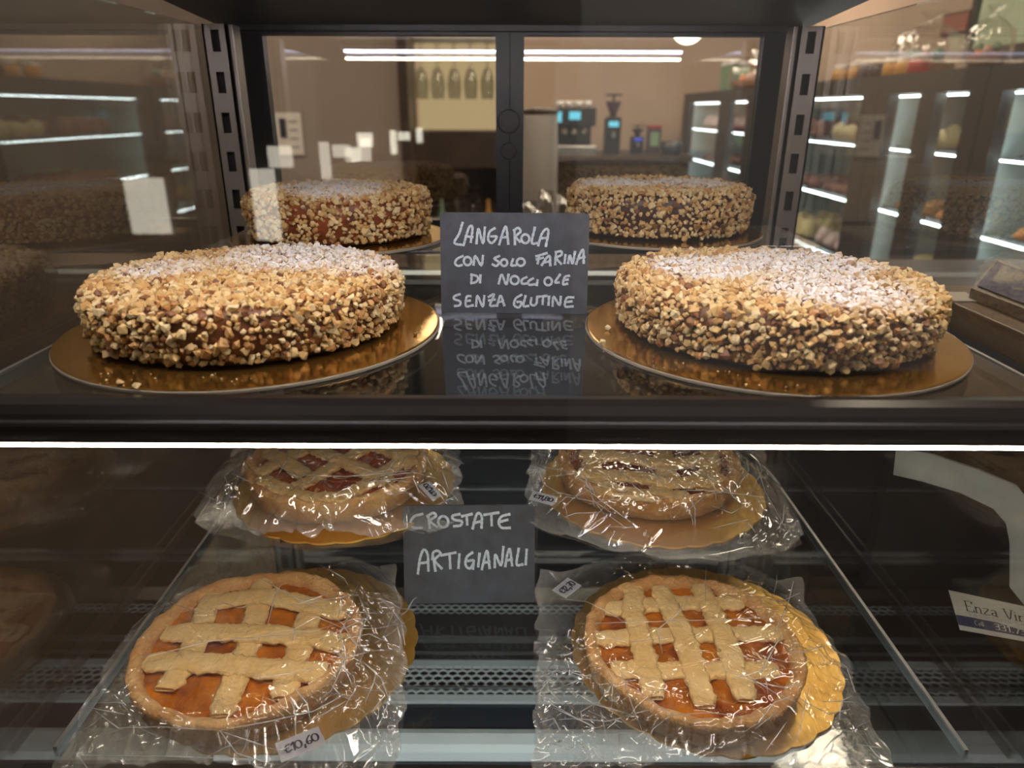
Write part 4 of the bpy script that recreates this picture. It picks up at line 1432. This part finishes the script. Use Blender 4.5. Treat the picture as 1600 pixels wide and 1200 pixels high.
def pastry_mesh(kind, seed):
    rg = np.random.default_rng(seed)
    bm = bmesh.new()
    bmesh.ops.create_icosphere(bm, subdivisions=2, radius=1.0)
    ph = rg.random(4) * 6.28
    for v in bm.verts:
        a = math.atan2(v.co.y, v.co.x)
        f = 1 + 0.08 * math.sin(3 * a + ph[0]) + 0.06 * math.sin(5 * a + ph[1]) + 0.05 * math.sin(4 * v.co.z + ph[2])
        if kind == 'roll':
            v.co = Vector((v.co.x * 1.6 * f, v.co.y * 0.7 * f, max(v.co.z, -0.7) * 0.62))
        elif kind == 'flat':
            v.co = Vector((v.co.x * 1.25 * f, v.co.y * 1.25 * f, max(v.co.z, -0.5) * 0.35))
        else:
            v.co = Vector((v.co.x * f, v.co.y * f, max(v.co.z, -0.6) * 0.8))
    zmin = min(v.co.z for v in bm.verts)
    for v in bm.verts:
        v.co.z -= zmin
    me = bpy.data.meshes.new('pastry')
    bm.to_mesh(me)
    bm.free()
    me.polygons.foreach_set('use_smooth', [True] * len(me.polygons))
    return me


PAS = {}
for kind, mats in (('roll', ('bake_a', 'bake_b')), ('flat', ('bake_c', 'bake_d', 'bake_a')), ('bun', ('bake_e', 'bake_b', 'bake_d', 'bake_a'))):
    for mname in mats:
        me = pastry_mesh(kind, hash(kind + mname) % 1000 if False else len(PAS) + 3)
        me.materials.append(M[mname])
        PAS[(kind, mname)] = me
LEV = [0.05, -0.142, -0.386, -0.66, -0.95]


def fridge(y0, y1, label, posts, trays, place):
    fz = CAMZ + 0.135
    f = empty('display_fridge', (FX + 0.3, (y0 + y1) / 2, 0), label, 'fridge', 'display fridges along the right wall')
    box('fridge_top', FX - 0.01, FX + 0.62, y0, y1, CAMZ + 0.062, fz, M['cab_dark'], f)
    box('fridge_base', FX, FX + 0.62, y0, y1, 0.0, CAMZ - 0.99, M['cab_dark'], f)
    box('fridge_back', FX + 0.60, FX + 0.62, y0, y1, CAMZ - 0.99, CAMZ + 0.062, M['fridge_back'], f)
    box('fridge_end', FX + 0.02, FX + 0.6, y0, y0 + 0.015, CAMZ - 0.99, CAMZ + 0.062, M['glass'], f)
    box('fridge_end', FX + 0.02, FX + 0.6, y1 - 0.015, y1, CAMZ - 0.99, CAMZ + 0.062, M['fridge_back'], f)
    for (a, b) in posts:
        box('fridge_post', FX - 0.012, FX + 0.03, a, b, CAMZ - 0.99, CAMZ + 0.062, M['cab_dark'], f)
    ps = sorted(posts)
    edges = [y0] + [x for p in ps for x in p] + [y1]
    for k in range(0, len(edges) - 1, 2):
        if edges[k + 1] - edges[k] > 0.1:
            box('fridge_pane', FX + 0.004, FX + 0.008, edges[k], edges[k + 1], CAMZ - 0.98, CAMZ + 0.06, M['glass'], f)
    box('fridge_light', FX + 0.03, FX + 0.045, y0 + 0.03, y1 - 0.03, CAMZ + 0.053, CAMZ + 0.057, M['fridge_led'], f)
    for z in LEV[1:4]:
        s = box('fridge_shelf', FX + 0.06, FX + 0.60, y0 + 0.016, y1 - 0.016, CAMZ + z - 0.006, CAMZ + z, M['fridge_back'], f)
        box('shelf_light', FX + 0.045, FX + 0.058, y0 + 0.03, y1 - 0.03, CAMZ + z - 0.005, CAMZ + z - 0.002, M['fridge_led'], s)
    for li, z in enumerate(LEV[1:4]):
        for ti, (ya, yb) in enumerate(trays):
            kind, mn = place[(li * len(trays) + ti) % len(place)]
            lv = ('top', 'middle', 'bottom')[li]
            tr = empty('pastry_tray', (FX + 0.25, (ya + yb) / 2, CAMZ + z + 0.001),
                       'dark tray on the %s shelf of the %s' % (lv, label.split(',')[0].replace('dark framed ', '')) + (' at its %s end' % ('near', 'far')[ti] if len(trays) > 1 else ''), 'tray', 'trays in the display fridges')
            xa, xb = FX + 0.065, FX + 0.46
            boxes('tray_plate', [(xa, xb, ya, yb, CAMZ + z + 0.001, CAMZ + z + 0.006), (xa, xa + .006, ya, yb, CAMZ + z + .006, CAMZ + z + .016), (xb - .006, xb, ya, yb, CAMZ + z + .006, CAMZ + z + .016)],
                  M['black_plastic'], tr)
            ny = max(2, int((yb - ya) / 0.125))
            rg = np.random.default_rng(li * 17 + int(y0 * 10) + ti)
            for a in range(3):
                for b in range(ny):
                    o = bpy.data.objects.new('pastry', PAS[(kind, mn)])
                    col.objects.link(o)
                    hgt = {'roll': 0.036, 'flat': 0.040, 'bun': 0.050}[kind]
                    o.location = (xa + 0.06 + a * 0.125, ya + (b + 0.5) * (yb - ya) / ny, CAMZ + z + 0.0062)
                    o.scale = (hgt * rg.uniform(0.85, 1.1),) * 2 + (hgt * rg.uniform(0.9, 1.15) * {'roll': 2.2, 'flat': 2.2, 'bun': 1.5}[kind],)
                    o.rotation_euler = (0, 0, rg.uniform(-0.25, 0.25) + (1.5708 if kind == 'roll' else 0))
                    nm = {'roll': 'long golden pastry roll', 'flat': 'flat topped pastry slice', 'bun': 'small round filled pastry'}[kind]
                    tag(o, '%s, %s shelf tray of the %s%s' % (nm, lv, label.split(',')[0].replace('dark framed ', ''), (' at its %s end' % ('near', 'far')[ti]) if len(trays) > 1 else ''), 'pastry',
                        'pastries %s %s %d' % (lv, label.split(',')[0], ti))


fridge(1.72, 2.415, 'nearest fridge, dark framed and cut by the picture edge', [(2.335, 2.415)], [(1.9, 2.30)], [('roll', 'bake_a'), ('flat', 'bake_c'), ('bun', 'bake_b')])
fridge(2.42, 3.125, 'second fridge, dark framed with a narrow centre post', [(2.42, 2.505), (2.70, 2.80), (3.03, 3.125)], [(2.47, 2.74), (2.78, 3.06)],
       [('roll', 'bake_a'), ('roll', 'bake_b'), ('flat', 'bake_c'), ('flat', 'bake_a'), ('bun', 'bake_e'), ('bun', 'bake_b')])
fridge(3.13, 4.70, 'third fridge, dark framed and partly behind the right upright', [(3.13, 3.26), (4.6, 4.70)], [(3.30, 3.80), (3.9, 4.4)],
       [('roll', 'bake_b'), ('bun', 'bake_d'), ('flat', 'bake_d'), ('flat', 'bake_d'), ('bun', 'bake_e'), ('bun', 'bake_b')])
fridge(4.75, 6.65, 'farthest fridge, dark framed, seen through the right sliding door', [(4.75, 4.85), (5.24, 5.50), (6.42, 6.65)], [(5.6, 6.3)], [('bun', 'bake_e'), ('flat', 'bake_d'), ('bun', 'bake_b')])

FT = CAMZ + 0.1355
# jars and wrapped baskets standing on the fridges
JC = [(1306, 'amber', 'amber jar on the fridges, leftmost seen through the side glass'), (1330, 'amber', 'amber jar on the fridges, second from the left'), (1345, 'purple_jar', 'dark jar on the fridges with a pale lid, left of a pair'),
      (1362, 'purple_jar', 'dark jar on the fridges with a pale lid, right of a pair'), (1384, 'amber', 'amber jar just right of the dark jars'), (1404, 'amber', 'amber jar left of the red jar on the fridges'), (1424, 'red', 'red jar on the fridges below the big basket')]
for u, mt, lab in JC:
    X = FX + 0.10
    Y = X * FPX / (u - 800) / 0.933 + 0.02
    j = empty('preserve_jar', (X, Y, FT), lab, 'jar', 'jars on the display fridges')
    lathe('jar_body', [(0, 0), (.034, 0), (.038, .006), (.038, .045), (.030, .056), (0, .056)], M[mt], j, (X, Y, FT), 20)
    lathe('jar_lid', [(0, .0562), (.032, .0562), (.033, .060), (.033, .072), (.03, .075), (0, .075)], M['paper'], j, (X, Y, FT), 20)


def gift(u, v_base, wid, hgt, X, lab, seed):
    Y = X * FPX / (u - 800) / 0.933
    rg = np.random.default_rng(seed)
    g_ = empty('gift_basket', (X, Y, FT), lab, 'gift basket', 'wrapped gift baskets')
    lathe('basket', [(0, 0), (wid * .36, 0), (wid * .44, hgt * .22), (wid * .42, hgt * .23), (wid * .33, .012), (0, .012)], pbr('wicker_%d' % seed, (140, 92, 56), 0.7, bump=0.6, bscale=80), g_, (X, Y, FT), 24)
    ph = rg.random(6) * 6.28
    prof = [(wid * .40, .001), (wid * .50, hgt * .12), (wid * .52, hgt * .4), (wid * .45, hgt * .62), (wid * .2, hgt * .78), (wid * .05, hgt * .84), (wid * .10, hgt * .92), (wid * .2, hgt)]
    lathe('wrapping', prof, M['film'], g_, (X, Y, FT), 60, True, lambda r, z, a, k: (r * (1 + .07 * math.sin(7 * a + ph[0] + k) + .05 * math.sin(15 * a + ph[1])), z))
    for i in range(6):
        a = i * 1.05
        bm = bmesh.new()
        bmesh.ops.create_icosphere(bm, subdivisions=2, radius=wid * .11)
        bmesh.ops.translate(bm, verts=bm.verts, vec=(X + wid * .2 * math.cos(a), Y + wid * .2 * math.sin(a), FT + hgt * (.25 + .05 * (i % 3))))
        from_bm('wrapped_treat', bm, (M['bake_c'], M['bake_e'], M['green'])[i % 3], g_, True)


gift(1428, 100, 0.27, 0.27, FX + 0.32, 'large clear wrapped gift basket on top of the display fridges', 1)
gift(1520, 100, 0.14, 0.20, FX + 0.12, 'small clear wrapped gift basket nearest the green lit window', 2)
gift(1168, 145, 0.30, 0.26, FX + 0.15, 'far wrapped gift basket on the farthest display fridge', 3)
p = FX + 0.12
Yt = p * FPX / (1140 - 800) / 0.933
tn = empty('tin_box', (p, Yt, FT), 'green tin standing on the farthest display fridge', 'tin')
box('tin_body', p - .07, p + .07, Yt - .12, Yt + .12, FT, FT + .17, M['green'], tn, .006)
box('tin_lid', p - .072, p + .072, Yt - .122, Yt + .122, FT + .1705, FT + .195, M['white'], tn, .006)

# picture and slatted window on the right wall
a, b = pX(1478, 26, 2.248), pX(1512, 48, 2.248)
pic = empty('framed_picture', (2.248, (a[1] + b[1]) / 2, b[2]), 'reddish brown picture on the right wall above the fridges', 'picture')
box('picture_sheet', 2.236, 2.244, min(a[1], b[1]), max(a[1], b[1]), b[2], a[2], M['brick_red'], pic)
box('picture_back', 2.2445, 2.2495, min(a[1], b[1]) - .01, max(a[1], b[1]) + .01, b[2] - .01, a[2] + .01, M['dark_wood'], pic)
a, b = pX(1552, -60, 2.248), pX(1690, 56, 2.248)
ya, yb = min(a[1], b[1]), max(a[1], b[1])
win = empty('window_1', (2.248, (ya + yb) / 2, b[2]), None, None, None, 'structure')
box('window_pane', 2.240, 2.2455, ya, yb, b[2], a[2], M['window_glow'], win)
boxes('window_frame', [(2.215, 2.2495, ya - .04, ya, b[2] - .04, a[2] + .04), (2.215, 2.2495, yb, yb + .04, b[2] - .04, a[2] + .04), (2.215, 2.2495, ya, yb, b[2] - .04, b[2])], M['dark_wood'], win)
ns = int((yb - ya) / 0.022)
bl = boxes('blind_slats', [(2.222, 2.236, ya + i * 0.022, ya + i * 0.022 + 0.008, b[2], a[2]) for i in range(ns)], M['slat'], win)

# ------------------------------------------------------------------ back of the shop, through the sliding doors
# poster on the partition
a, b = pY(430, 176, 4.198), pY(476, 242, 4.198)
po = empty('wall_notice', (a[0], 4.198, b[2]), 'small white printed notice on the beige partition', 'notice')
box('notice_sheet', a[0], b[0], 4.188, 4.196, b[2], a[2], M['paper'], po)
box('notice_picture', a[0] + .02, a[0] + .055, 4.184, 4.1875, a[2] - .13, a[2] - .03, M['ink'], po)
for k in range(4):
    box('notice_line', a[0] + .07, b[0] - .02, 4.1855, 4.1875, a[2] - .05 - k * .045, a[2] - .04 - k * .045, grey_ink, po)

# lit glass rack
RY = 4.6
xa, xb = pY(640, 120, RY)[0], pY(800, 120, RY)[0]
zA, zB, zC = pY(700, 205, RY)[2], pY(700, 262, RY)[2], pY(700, 380, RY)[2]
rk = empty('glass_rack', ((xa + xb) / 2, RY + .2, 0), 'dark back bar cabinet with a lit niche of hanging wine glasses', 'cabinet')
box('lit_panel', xa, xb, RY + .36, RY + .38, zA, CAMZ + .75, M['rack_glow'], rk)
box('shelf_board', xa - .02, xb + .02, RY, RY + .36, zB, zA, M['dark_wood'], rk)
box('cabinet_back', xa - .02, xb + .02, RY + .37, RY + .40, 0, zB, M['dark_wood'], rk)
boxes('cabinet_side', [(xa - .05, xa - .02, RY, RY + .4, 0, CAMZ + .75), (xb + .02, xb + .05, RY, RY + .4, 0, CAMZ + .75)], M['dark_wood'], rk)
box('cabinet_base', xa - .02, xb + .02, RY, RY + .36, 0, zC, M['dark_wood'], rk)
boxes('glass_rail', [(xa, xb, RY + .05 + k * .1, RY + .07 + k * .1, CAMZ + .385, CAMZ + .40) for k in range(3)], M['steel'], rk)
gp = [(.030, 0), (.031, -.002), (.004, -.006), (.004, -.085), (.022, -.100), (.036, -.135), (.036, -.165), (.030, -.20)]
glass0 = None
k = 0
for r_ in range(2):
    for i in range(6):
        x = xa + (i + .5) * (xb - xa) / 6
        y = RY + .10 + r_ * .12
        zt_ = CAMZ + .383
        if glass0 is None:
            glass0 = lathe('wine_glass', gp, M['wineglass'], None, (0, 0, 0), 20)
            o = glass0
        else:
            o = glass0.copy()
            col.objects.link(o)
        o.location = (x, y, zt_)
        o.scale = (1.15, 1.15, 1.6)
        tag(o, 'upside down wine glass hanging in the lit rack, %s row' % ('front', 'rear')[r_], 'glass', 'hanging wine glasses %d' % r_)
bc = ['wineglass', 'green', 'dark_wood', 'wineglass', 'amber', 'red']
nmz = ['clear', 'green', 'dark', 'clear', 'amber', 'red']
for i in range(6):
    x = xa + (i + .5) * (xb - xa) / 6
    o = lathe('bottle', [(0, 0), (.036, 0), (.038, .01), (.038, .15), (.015, .20), (.014, .26), (0, .26)], M[bc[i]], None, (x, RY + .14, zC), 18)
    tag(o, '%s bottle under the lit rack, %s from the left' % (nmz[i], ('first', 'second', 'third', 'fourth', 'fifth', 'sixth')[i]), 'bottle', 'bottles under the lit rack')

# counter with the grey canister and glassware
sc_ = empty('service_counter', (0.1, 3.0, 0), 'low service counter behind the display case', 'counter')
box('counter_slab', -0.95, 0.62, 2.75, 3.35, CAMZ - .50, CAMZ - .465, M['dark_wood'], sc_)
box('counter_body', -0.93, 0.60, 2.80, 3.30, 0.0, CAMZ - .50, M['cab_dark'], sc_)
c0 = pY(845, 172, 3.0)
cn = empty('grey_canister', (c0[0], 3.0, CAMZ - .465), 'tall pale grey canister with a dark lid behind the case', 'canister')
zc0 = CAMZ - .4645
lathe('canister_body', [(0, 0), (.072, 0), (.076, .01), (.068, c0[2] - zc0 - .03), (.066, c0[2] - zc0 - .012), (0, c0[2] - zc0 - .012)], pbr('canister_grey', (168, 160, 154), .5), cn, (c0[0], 3.0, zc0), 36)
lathe('canister_lid', [(0, -.011), (.072, -.011), (.073, 0), (.05, .008), (0, .01)], M['dark_wood'], cn, (c0[0], 3.0, c0[2]), 36)
for i, (u, hh) in enumerate(((827, .13), (854, .17), (881, .15), (841, .11))):
    c = pY(u, 330, 2.87 if i != 3 else 2.79)
    o = lathe('water_glass', [(0, 0.0), (.022, 0), (.026, .004), (.033, hh), (.031, hh), (.024, .008), (0, .008)], M['wineglass'], None, (c[0], c[1], CAMZ - .4645), 20)
    tag(o, 'clear drinking glass before the grey canister, %s' % ('left one', 'tall middle one', 'right one', 'small front one')[i], 'glass', 'drinking glasses by the canister')

# coffee counter
CY = 6.0
kt = CAMZ - .335
kc = empty('coffee_counter', (0.9, 6.3, 0), 'dark coffee counter against the back wall', 'counter')
box('counter_slab', 0.28, 1.42, 5.85, 6.75, kt - .04, kt, M['dark_wood'], kc)
box('counter_body', 0.30, 1.40, 5.90, 6.73, 0, kt - .04, M['cab_dark'], kc)
cm = empty('coffee_machine', (0.53, 6.2, kt), 'steel and black espresso machine with lit displays', 'coffee machine')
x0 = pY(868, 200, CY)[0]
x1 = pY(932, 200, CY)[0]
zt = pY(900, 168, CY)[2]
box('machine_head', x0, x1, CY + .05, CY + .45, zt - .14, zt, M['black_plastic'], cm, .01)
box('machine_column', x0 + .02, x1 - .02, CY + .22, CY + .45, kt + .07, zt - .14, M['black_plastic'], cm)
box('drip_tray', x0, x1 + .01, CY, CY + .45, kt + .001, kt + .07, M['steel'], cm, .008)
for q_ in (.25, .5, .75):
    x = x0 + q_ * (x1 - x0)
    lathe('group_head', [(0, 0), (.022, 0), (.03, -.03), (.028, -.06), (0, -.06)], M['steel'], cm, (x, CY + .13, zt - .14), 16)
    tube('filter_handle', [(x, CY + .12, zt - .19), (x, CY - .02, zt - .21)], .009, M['black_plastic'], cm)
box('machine_display', x0 + .11, x0 + .20, CY + .046, CY + .0495, zt - .09, zt - .03, M['screen'], cm)
box('machine_display', x0 + .005, x0 + .05, CY + .046, CY + .0495, zt - .11, zt - .03, M['screen'], cm)
for i in range(4):
    o = lathe('cup', [(0, 0), (.02, 0), (.034, .05), (.031, .05), (.018, .006), (0, .006)], M['white'], None, (x0 + .05 + i * .075, CY + .25, zt + .0005), 18)
    tag(o, 'white cup upside on the espresso machine, %s from the left' % ('first', 'second', 'third', 'fourth')[i], 'cup', 'cups on the espresso machine')


def grinder(u, vtop, wd, scr, lab):
    c = pY(u, 200, CY)
    ztop = pY(u, vtop, CY)[2]
    H_ = ztop - kt
    g_ = empty('coffee_grinder', (c[0], CY + .2, kt), lab, 'grinder', 'coffee grinders')
    y = CY + .2
    box('grinder_body', c[0] - wd / 2, c[0] + wd / 2, y - wd * .6, y + wd * .6, kt + .001, kt + H_ * .62, M['black_plastic'], g_, .012)
    lathe('bean_hopper', [(0, H_ * .62), (wd * .22, H_ * .62), (wd * .25, H_ * .70), (wd * .5, H_ * .86), (wd * .5, H_ * .88), (0, H_ * .88)], M['purple_jar'], g_, (c[0], y, kt), 24)
    lathe('hopper_lid', [(0, H_ * .97), (wd * .55, H_ * .97), (wd * .55, H_), (0, H_)], M['black_plastic'], g_, (c[0], y, kt), 24)
    tube('lid_stem', [(c[0], y, kt + H_ * .87), (c[0], y, kt + H_ * .975)], wd * .08, M['black_plastic'], g_)
    box('grinder_display', c[0] - wd * .32, c[0] + wd * .32, y - wd * .6 - .004, y - wd * .6 - .0005, kt + H_ * .46, kt + H_ * .55, scr, g_)
    box('grind_spout', c[0] - wd * .12, c[0] + wd * .12, y - wd * .8, y - wd * .6 - .0005, kt + H_ * .28, kt + H_ * .38, M['steel'], g_)


grinder(962, 146, .125, M['screen'], 'tall black coffee grinder with a lit cyan display')
grinder(1003, 196, .10, M['screen_blue'], 'small black coffee grinder with a blue display')
c = pY(1028, 220, CY)
tb = empty('coffee_tin', (c[0], CY + .2, kt), 'dark coffee tin with a green label right of the grinders', 'tin')
ht_ = pY(1028, 201, CY)[2] - kt
box('tin_body', c[0] - .055, c[0] + .055, CY + .15, CY + .25, kt + .001, kt + ht_, M['purple_jar'], tb, .006)
box('tin_label', c[0] - .035, c[0] + .035, CY + .146, CY + .1495, kt + ht_ * .3, kt + ht_ * .85, M['green'], tb)
box('tin_lid', c[0] - .056, c[0] + .056, CY + .149, CY + .251, kt + ht_ + .0005, kt + ht_ + .02, M['red'], tb, .004)
c = pY(1052, 245, CY - .05)
kb = empty('knock_box', (c[0], CY + .05, kt), 'black round knock box at the end of the coffee counter', 'container')
lathe('box_body', [(0, 0), (.07, 0), (.08, .02), (.085, .10), (.078, .10), (.07, .02), (0, .02)], M['black_plastic'], kb, (c[0], CY + .05, kt), 24)
tube('knock_bar', [(c[0] - .08, CY + .05, kt + .09), (c[0] + .08, CY + .05, kt + .09)], .01, M['steel'], kb)

# lamps
c = pY(1075, 50, 4.6)
pl = empty('pendant_lamp', (c[0], 4.6, c[2]), 'white glowing globe lamp hanging in the back of the shop', 'lamp')
bm = bmesh.new()
bmesh.ops.create_uvsphere(bm, u_segments=24, v_segments=16, radius=.095)
bmesh.ops.translate(bm, verts=bm.verts, vec=(c[0], 4.6, c[2] + .03))
from_bm('globe_shade', bm, M['lamp_glow'], pl, True)
tube('lamp_cord', [(c[0], 4.6, c[2] + .12), (c[0], 4.6, 2.75)], .004, M['black_plastic'], pl)
DL = [(0.2, 5.3), (-1.9, 3.2), (0.9, 3.7), (1.0, 1.9), (-0.3, 2.1), (-0.9, 5.8), (1.7, 5.4)]
for i, (x, y) in enumerate(DL):
    d_ = empty('ceiling_panel', (x, y, 2.75), 'square ceiling light panel above the shop floor', 'lamp', 'ceiling light panels')
    boxes('panel_frame', [(x - .31, x + .31, y - .31, y - .29, 2.735, 2.749), (x - .31, x + .31, y + .29, y + .31, 2.735, 2.749), (x - .31, x - .29, y - .29, y + .29, 2.735, 2.749), (x + .29, x + .31, y - .29, y + .29, 2.735, 2.749)], M['steel'], d_)
    box('panel_diffuser', x - .289, x + .289, y - .289, y + .289, 2.740, 2.748, M['downlight'], d_)

# ------------------------------------------------------------------ lit shop window across the room behind the viewer (mirrors faintly in the front glass)
WY = -1.6
M['shop_glow'] = emit('shop_glow', (255, 246, 225), 5.5)
sw = empty('window_2', (-0.8, WY, 1.0), None, None, None, 'structure')
for (u0, v0, u1, v1) in ((190, 278, 268, 366), (388, 264, 440, 376), (416, 228, 458, 262), (497, 222, 518, 280), (518, 226, 548, 246), (562, 216, 580, 252)):
    k_ = (0.36 - WY) + 0.36
    a, b = ray(u0, v0), ray(u1, v1)
    a, b = a * (k_ / a[1]), b * (k_ / b[1])
    box('window_pane', a[0], b[0], WY - 0.01, WY, CAMZ + b[2], CAMZ + a[2], M['shop_glow'], sw, 0.012 if b[0] - a[0] < 0.05 else 0.005)
box('window_frame', -2.2, 0.2, WY - 0.06, WY - 0.02, 0.0, 2.2, M['dark_wood'], sw)
